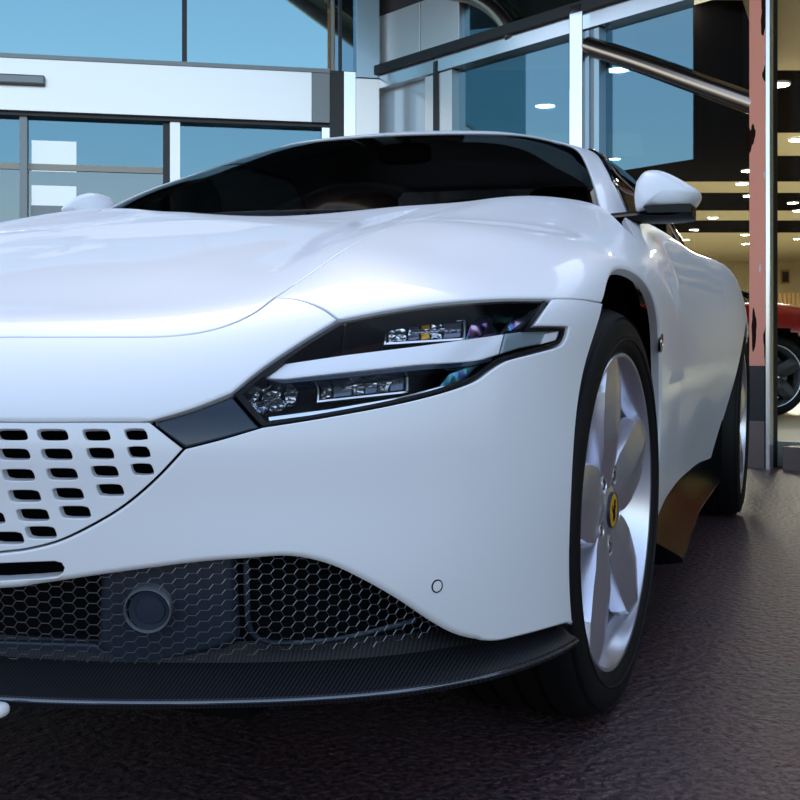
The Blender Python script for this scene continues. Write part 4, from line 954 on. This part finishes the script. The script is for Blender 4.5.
F2.box('trim_26', M['paleblue'], F2.S(583), F2.S(589), -.2, zB0-.1, -.05, .05, label='pale blue slim post right of the chrome column', cat='post')
F2.box('trim_27', M['greyframe'], F2.S(589), F2.S(594), -.2, zB0-.1, -.05, .04, label='grey slim post right of the pale blue one', cat='post')
F2.box('trim_28', M['paleblue'], F2.S(594), F2.S(599), -.2, zB0-.1, -.05, .05, label='second pale blue slim post beside the large blue pane', cat='post')
F2.box('window_10', M['blueglass2'], F2.S(599), F2.S(693), F2.Z(650, 166), zB0-.1, -.03, -.018, label='large pane tinted like a mirrored blue building, left of the clear glass', cat='window')  # blue tint stands in for a mirrored building and stops at its edge
F2.box('window_11', M['clear'], F2.S(599), F2.S(693), .10, F2.Z(650, 166), -.03, -.018, label='clear lower pane behind the door mirror', cat='window')
F2.box('window_12', M['clear'], F2.S(693), sP0, .10, ZT, -.03, -.018, label='clear showroom pane left of the salmon pillar', cat='window', fit=False)
F2.box('window_13', M['clear'], F2.S(771.5), sE, .10, ZT, -.03, -.018, label='clear showroom pane right of the salmon pillar', cat='window')
F2.box('trim_29', M['pillar'], sP0, sP1, F2.Z(757, 366), ZT, .06, .10, .004, label='salmon pillar with painted dark and white reflections', cat='pillar', fit=False)
F2.box('trim_30', M['brushed'], F2.S(765.2, .1), F2.S(769.6, .1), -.3, ZT, .06, .10, .004, label='polished steel edge along the salmon pillar', cat='pillar', fit=False)
F2.box('trim_31', M['gloss'], sP0-.003, sP1, F2.Z(757, 420), F2.Z(757, 366), .06, .105, label='black lower section of the salmon pillar', cat='pillar', fit=False)
M['steelbase'] = mat('dull_steel_base', (.16, .14, .15), .25, .9)
F2.box('trim_35', M['darkframe'], sP0+.012, sP1-.02, -.3, ZT, -.06, .06, label='dark core behind the salmon pillar face', cat='pillar', fit=False)
F2.box('trim_32', M['steelbase'], sP0-.003, sP1, -.3, F2.Z(757, 420), .06, .11, label='dull steel foot of the salmon pillar', cat='pillar', fit=False)
F2.box('trim_33', M['steelbase'], 0, sP0, -.3, F2.Z(740, 448), -.06, .06, label='steel sill of the showroom glass left of the pillar', cat='sill', fit=False)
F2.box('trim_34', M['steelbase'], sP1+.05, sE, -.3, F2.Z(790, 447), -.06, .07, label='steel sill of the showroom glass right of the pillar', cat='sill')
# ---- showroom inside, laid out along the viewing direction
FZ = .14
def slab(name, m, r0, r1, d0, d1, z0, z1, kind='structure', label=None, cat=None, bev=0):
    T = Matrix(((R0[0], F0[0], 0, EYE[0]), (R0[1], F0[1], 0, EYE[1]), (0, 0, 1, 0), (0, 0, 0, 1)))
    mb = MB(); mb.box(r0, r1, d0, d1, z0, z1, bev, T); return tag(mb.build(name, m), label, cat, kind=kind)
def room_poly(name, m, poly, z0, z1, label=None, cat=None):
    mb = MB(); n_ = len(poly); V = [tuple(EYE*[1, 1, 0]+R0*r+F0*d+np.array([0, 0, z])) for z in (z0, z1) for r, d in poly]
    mb.add(V, [tuple(range(n_))[::-1], tuple(range(n_, 2*n_))]+[(i, (i+1) % n_, n_+(i+1) % n_, n_+i) for i in range(n_)]); return tag(mb.build(name, m), label, cat, kind='structure')
def rd(P): v = P-EYE; return (float(v@R0), float(v@F0))
a = rd(F2.pt(.05, -.12, 0)); b2 = rd(F2.pt(sE, -.12, 0))
room_poly('floor', M['floor'], [a, b2, (14, b2[1]), (14, 33), (-6, 33), (-6, a[1])], -.2, FZ, 'pale tiled showroom floor behind the glass', 'floor')
CZ = 3.5
def front_d(r):   # depth of the glass front at lateral r
    t = (r-a[0])/(b2[0]-a[0]); return a[1]+t*(b2[1]-a[1])
bands = [(11.4, 'beige'), (14.5, 'ceilblack'), (16.1, 'beige'), (18.4, 'ceilblack'), (19.6, 'beige'), (21.9, 'ceilblack'), (23.4, 'beige'), (25.6, 'ceilblack'), (33, 'beige')]
d_prev = None
room_poly('ceiling', M['beige'], [a, b2, (14, b2[1]), (14, 11.4), (a[0]-2.0, 11.4), (a[0]-2.0, a[1])], CZ, CZ+.1)
for k in range(1, len(bands)): slab('ceiling', M[bands[k][1]], -6, 14, bands[k-1][0], bands[k][0], CZ+(.0 if k % 2 else -.0), CZ+.1)
slab('wall_back', M['beige'], -6, 14, 33, 33.2, -.2, CZ+.1)
slab('wall_right', M['beige'], 14, 14.2, 2, 33, -.2, CZ+.1)
slab('wall_inner', M['ceilblack'], -6.2, -6, 9, 33, -.2, CZ+.1)
slab('wall_partition', M['ceilblack'], 2.2, 5.1, 21.0, 21.2, FZ, 2.62, label='dark partition inside the showroom left of the pillar', cat='partition')
slab('wall_alcove', M['beige'], 4.55, 5.6, 20.0, 20.15, FZ, 2.25, label='beige partition end behind the haunch of the white car', cat='partition')
# black bulkhead hanging inside at the upper left of the pillar
room_poly('ceiling_bulkhead', M['ceilblack'], [(1.9, 9.2), (2.75, 9.2), (3.55, 11.2), (2.4, 11.2)], 2.55, CZ-.002, 'black bulkhead hanging from the showroom ceiling left of the pillar', 'bulkhead')
# picture and slats on the back wall
pf = empty('picture_frame', tuple(at_depth(785, 290, 32.9))); tag(pf, 'small dark framed picture on the beige back wall', 'picture')
p = at_depth(785, 277, 32.95); T = Matrix(((R0[0], F0[0], 0, 0), (R0[1], F0[1], 0, 0), (0, 0, 1, 0), (0, 0, 0, 1)))
o = MB().box(-.13, .13, -.03, .02, -.20, .20, .01, Matrix.Translation(p-pf.location) @ T.copy()).build('frame', M['wood'], pf)
o = MB().box(-.09, .09, -.035, -.028, -.15, .15, 0, Matrix.Translation(p-pf.location) @ T.copy()).build('print', M['leather'], pf)
sc = empty('slat_screen', tuple(at_depth(788, 300, 30)*[1, 1, 0]+[0, 0, FZ])); tag(sc, 'oak slat screen standing before the beige back wall', 'screen')
zs0, zs1 = at_depth(788, 306, 30)[2], at_depth(788, 293, 30)[2]
for k in range(14):
    q = at_depth(771+k*4.4, 300, 30); MB().box(-.032, .032, -.03, .03, FZ, zs1, 0, Matrix.Translation((q[0]-sc.location[0], q[1]-sc.location[1], -FZ)) @ T.copy()).build('slat', M['wood'], sc)
q = at_depth(799, 300, 30); MB().box(-.8, .8, -.025, .025, zs0-.06, zs0, 0, Matrix.Translation((q[0]-sc.location[0], q[1]-sc.location[1], -FZ)) @ T.copy()).build('cross_rail', M['wood'], sc)
# bronze tubes added in place of the canopy edge mirrored in the glass
def rail(name, pxs, o, r, lab, m='bronze'):
    P = []
    for px, py in pxs:
        q = F2.sz(px, py, o); P.append(tuple(F2.pt(q[0], o, q[1])))
    t = MB(); t.tube(cr(P, 6), r, 20); return tag(t.build(name, M[m], smooth=50), lab, 'rail')
rail('mirrored_edge_tube', [(588, 46), (640, 63), (690, 81), (757, 105)], .04, .062, 'bronze tube imitating the mirrored canopy edge, slanting down across the glass towards the salmon pillar')
rail('mirrored_edge_tube', [(452, -8), (474, -3), (493, 8), (506, 22), (513, 36)], .03, .062, 'curved bronze tube imitating the mirrored canopy edge above the black beam')
# lamps
M['lamp'] = mat('lamp_glow', (1, .95, .85), .5, emit=(1, .93, .80), estr=100)
LAMPS = [(677, 5, 'ceiling lamp at the top edge, above the bronze reflection tube'), (743, 28, 'ceiling lamp against the salmon pillar near the top of the photo'),
 (618, 70, 'ceiling lamp just under the bronze reflection tube, right of the pale blue posts'), (545, 106, 'ceiling lamp seen over the white car roof, left of the chrome column'),
 (778, 85, 'highest ceiling lamp right of the salmon pillar'), (707, 115, 'ceiling lamp beside the lower end of the bronze reflection tube'),
 (658, 137, 'ceiling lamp in the blue pane above the door mirror'), (798, 140, 'ceiling lamp cut by the right edge below the highest one'),
 (614, 159, 'ceiling lamp just right of the windscreen pillar'), (748, 171, 'upper of three ceiling lamps stacked against the pillar'),
 (742, 184, 'large ceiling lamp just left of the pillar at mirror height'), (749, 196, 'small ceiling lamp touching the pillar below the large one'),
 (793, 203, 'upper of a pair of ceiling lamps at the right edge'), (798, 211, 'lower of a pair of ceiling lamps at the right edge'),
 (713, 218, 'ceiling lamp right of the tip of the door mirror arm'), (694, 230, 'ceiling lamp below the door mirror arm, middle of a slanting row'),
 (685, 240, 'lowest ceiling lamp of the slanting row under the door mirror'), (745, 235, 'upper of two close ceiling lamps beside the pillar'),
 (746, 244, 'lower of two close ceiling lamps beside the pillar'), (798, 239, 'ceiling lamp at the right edge above the picture'), (775, 263, 'faint ceiling lamp just right of the pillar, lowest of all')]
lamp0 = None
for px, py, lab in LAMPS:
    d = (CZ-.02-EYE[2])*FP/(PY-py); p = at_depth(px, py, d)
    if lamp0 is None:
        lp = empty('ceiling_lamp'); lamp0 = lp
        MB().lathe([(0, .0), (.115, -.002), (.118, .012)], 28, 'Z').build('diffuser', M['lamp'], lp, smooth=40)
        MB().lathe([(.117, .018), (.117, -.004), (.132, -.002), (.135, .018)], 28, 'Z').build('lamp_ring', M['white'], lp, smooth=40)
        ld = bpy.data.lights.new('lamp_light', 'AREA'); ld.shape = 'DISK'; ld.size = .22; ld.energy = 68; ld.color = (1, .90, .72)
        lo_ = bpy.data.objects.new('lamp_light', ld); COL.objects.link(lo_); lo_.parent = lp; lo_.location = (0, 0, -.012)
    else:
        lp = lamp0.copy(); COL.objects.link(lp)
        for ch in list(lamp0.children):
            c_ = ch.copy(); COL.objects.link(c_); c_.parent = lp
    lp.location = (p[0], p[1], CZ-.019); k = .8 if d > 15 else .95; lp.scale = (k, k, 1)
    tag(lp, lab, 'lamp', 'round ceiling lamps in the showroom')
# ---- canopy over the entrance: dark soffit with a round bronze edge (seen only mirrored in the glass)
c0 = rd(F1.pt(SL, 0, 0)); c1 = rd(F1.pt(SL, 2.4, 0)); c2 = rd(F1.pt(1.2, 2.4, 0)); c3 = rd(F2.pt(2.6, 1.9, 0)); c4 = rd(F2.pt(sE, 1.9, 0)); c5 = rd(F2.pt(sE, 0, 0))
room_poly('ceiling_canopy', mat('umber_soffit', (.035, .024, .020), .5), [c0, c1, c2, c3, c4, c5, (0, 9.1)], 4.6, 4.9, 'dark soffit of the entrance canopy', 'canopy')
edge_ = MB(); edge_.tube([tuple(EYE*[1, 1, 0]+R0*r+F0*d+np.array([0, 0, 4.72])) for r, d in (c1, c2, c3, c4)], .24, 20); tag(edge_.build('trim_canopy', M['bronze'], smooth=50), 'round bronze edge of the entrance canopy', 'trim', kind='structure')
# ---- red car inside the showroom, side on
rc = empty('sports_car'); tag(rc, 'red sports car parked inside the showroom behind the glass', 'car')
us = np.linspace(0, U1, 130); vs = np.linspace(0, V1, 60); gq_ = np.stack(np.meshgrid(us, vs, indexing='ij'), -1).reshape(-1, 2); V = SB.S.ev(gq_); N_ = SB.S.nrm(gq_); Fs = []
for i in range(129):
    for j in range(59):
        a_ = i*60+j; f = (a_, a_+60, a_+61, a_+1); c = V[list(f)].mean(0)
        if c[1] > .5 and (math.hypot(c[0], c[2]-.335) < .385 or math.hypot(c[0]+2.67, c[2]-.354) < .40): continue
        Fs.append(f)
n_ = len(V); fl = np.array([1, -1, 1]); mesh_obj('body', np.concatenate([V, V*fl]), Fs+[tuple(i+n_ for i in f)[::-1] for f in Fs], M['red'], rc, normals=np.concatenate([N_, N_*fl]))
us = np.linspace(0, CB.S.u1, 60); vs = np.linspace(0, CB.S.v1, 24); gq_ = np.stack(np.meshgrid(us, vs, indexing='ij'), -1).reshape(-1, 2); V = CB.S.ev(gq_); N_ = CB.S.nrm(gq_)
Fs = [(i*24+j, (i+1)*24+j, (i+1)*24+j+1, i*24+j+1) for i in range(59) for j in range(23)]; n_ = len(V)
mesh_obj('cabin_glass', np.concatenate([V, V*fl]), Fs+[tuple(i+n_ for i in f)[::-1] for f in Fs], M['gloss'], rc, normals=np.concatenate([N_, N_*fl]))
MB().box(-3.3, .7, -.85, .85, .16, .30).box(-3.2, .5, -.62, .62, .3, .82).build('underbody', M['void'], rc)
M['darkalloy'] = mat('black_alloy', (.02, .02, .024), .25, .6)
for x, y in ((0, .933), (-2.67, .95), (0, -.933), (-2.67, -.95)):
    w = copy_tree(W1, rc); w.name = 'front_wheel' if x == 0 else 'rear_wheel'; w.location = (x, y, .34); w.rotation_euler = (0, 0, 0 if y > 0 else PI)
    for ch in w.children:
        if ch.name.split('.')[0] == 'spoke':
            ch.data = ch.data.copy(); ch.data.materials[0] = M['darkalloy']
# stand it so that its front wheel shows right of the pillar and its left side faces the viewer
wp = at_depth(772, 377, 9.6)
yaw = math.atan2(R0[1], R0[0])+PI+math.radians(6)    # heading: towards the left of the picture? nose direction
hd = np.array([math.cos(yaw), math.sin(yaw), 0]); sd = np.array([-hd[1], hd[0], 0])
rc.rotation_euler = (0, 0, yaw); base = wp*[1, 1, 0]-sd*.95+hd*2.67; 
rc.location = tuple(base-hd*0+np.array([0, 0, FZ]))
# ================================================================ sky, sun, camera
SUNR = 250
w = bpy.data.worlds.new('sky'); SC.world = w; w.use_nodes = True; n, l = w.node_tree.nodes, w.node_tree.links
tcw = n.new('ShaderNodeTexCoord'); mpw = n.new('ShaderNodeMapping'); mpw.inputs['Scale'].default_value = (1, 1, 2.6); nsw = n.new('ShaderNodeTexNoise'); nsw.inputs['Scale'].default_value = 2.6; nsw.inputs['Detail'].default_value = 5; nsw.inputs['Distortion'].default_value = .4
l.new(tcw.outputs['Generated'], mpw.inputs[0]); l.new(mpw.outputs[0], nsw.inputs['Vector'])
rw_ = n.new('ShaderNodeValToRGB'); rw_.color_ramp.elements[0].position = .5; rw_.color_ramp.elements[0].color = (.16, .16, .16, 1); rw_.color_ramp.elements[1].position = .74; rw_.color_ramp.elements[1].color = (.55, .55, .55, 1)
l.new(nsw.outputs[0], rw_.inputs[0]); mxw = n.new('ShaderNodeMixRGB'); mxw.inputs[2].default_value = (3.2, 3.3, 3.5, 1); l.new(rw_.outputs[0], mxw.inputs[0])
bg = n['Background']; sk = n.new('ShaderNodeTexSky'); sk.sky_type = 'NISHITA'; sk.sun_disc = False; sk.sun_elevation = math.radians(48); sk.sun_rotation = math.radians(SUNR); sk.air_density = 1.2; sk.dust_density = 2.0
l.new(sk.outputs[0], mxw.inputs[1]); l.new(mxw.outputs[0], bg.inputs[0]); bg.inputs['Strength'].default_value = .40
cam = bpy.data.cameras.new('camera'); cam.sensor_width = 36; cam.lens = FP*36/800; cam.shift_y = (PY-400)/800; cam.clip_start = .05
co = bpy.data.objects.new('camera', cam); COL.objects.link(co); SC.camera = co
co.matrix_world = Matrix(((R0[0], U0[0], -F0[0], EYE[0]), (R0[1], U0[1], -F0[1], EYE[1]), (R0[2], U0[2], -F0[2], EYE[2]), (0, 0, 0, 1)))
cam.dof.use_dof = False
vs_ = SC.view_settings; vs_.view_transform = 'Standard'; vs_.look = 'None'; vs_.exposure = 0; vs_.gamma = 1; vs_.use_curve_mapping = False
SC.cycles.use_denoising = True; SC.cycles.max_bounces = 10; SC.cycles.transparent_max_bounces = 16; SC.cycles.caustics_reflective = False; SC.cycles.caustics_refractive = False
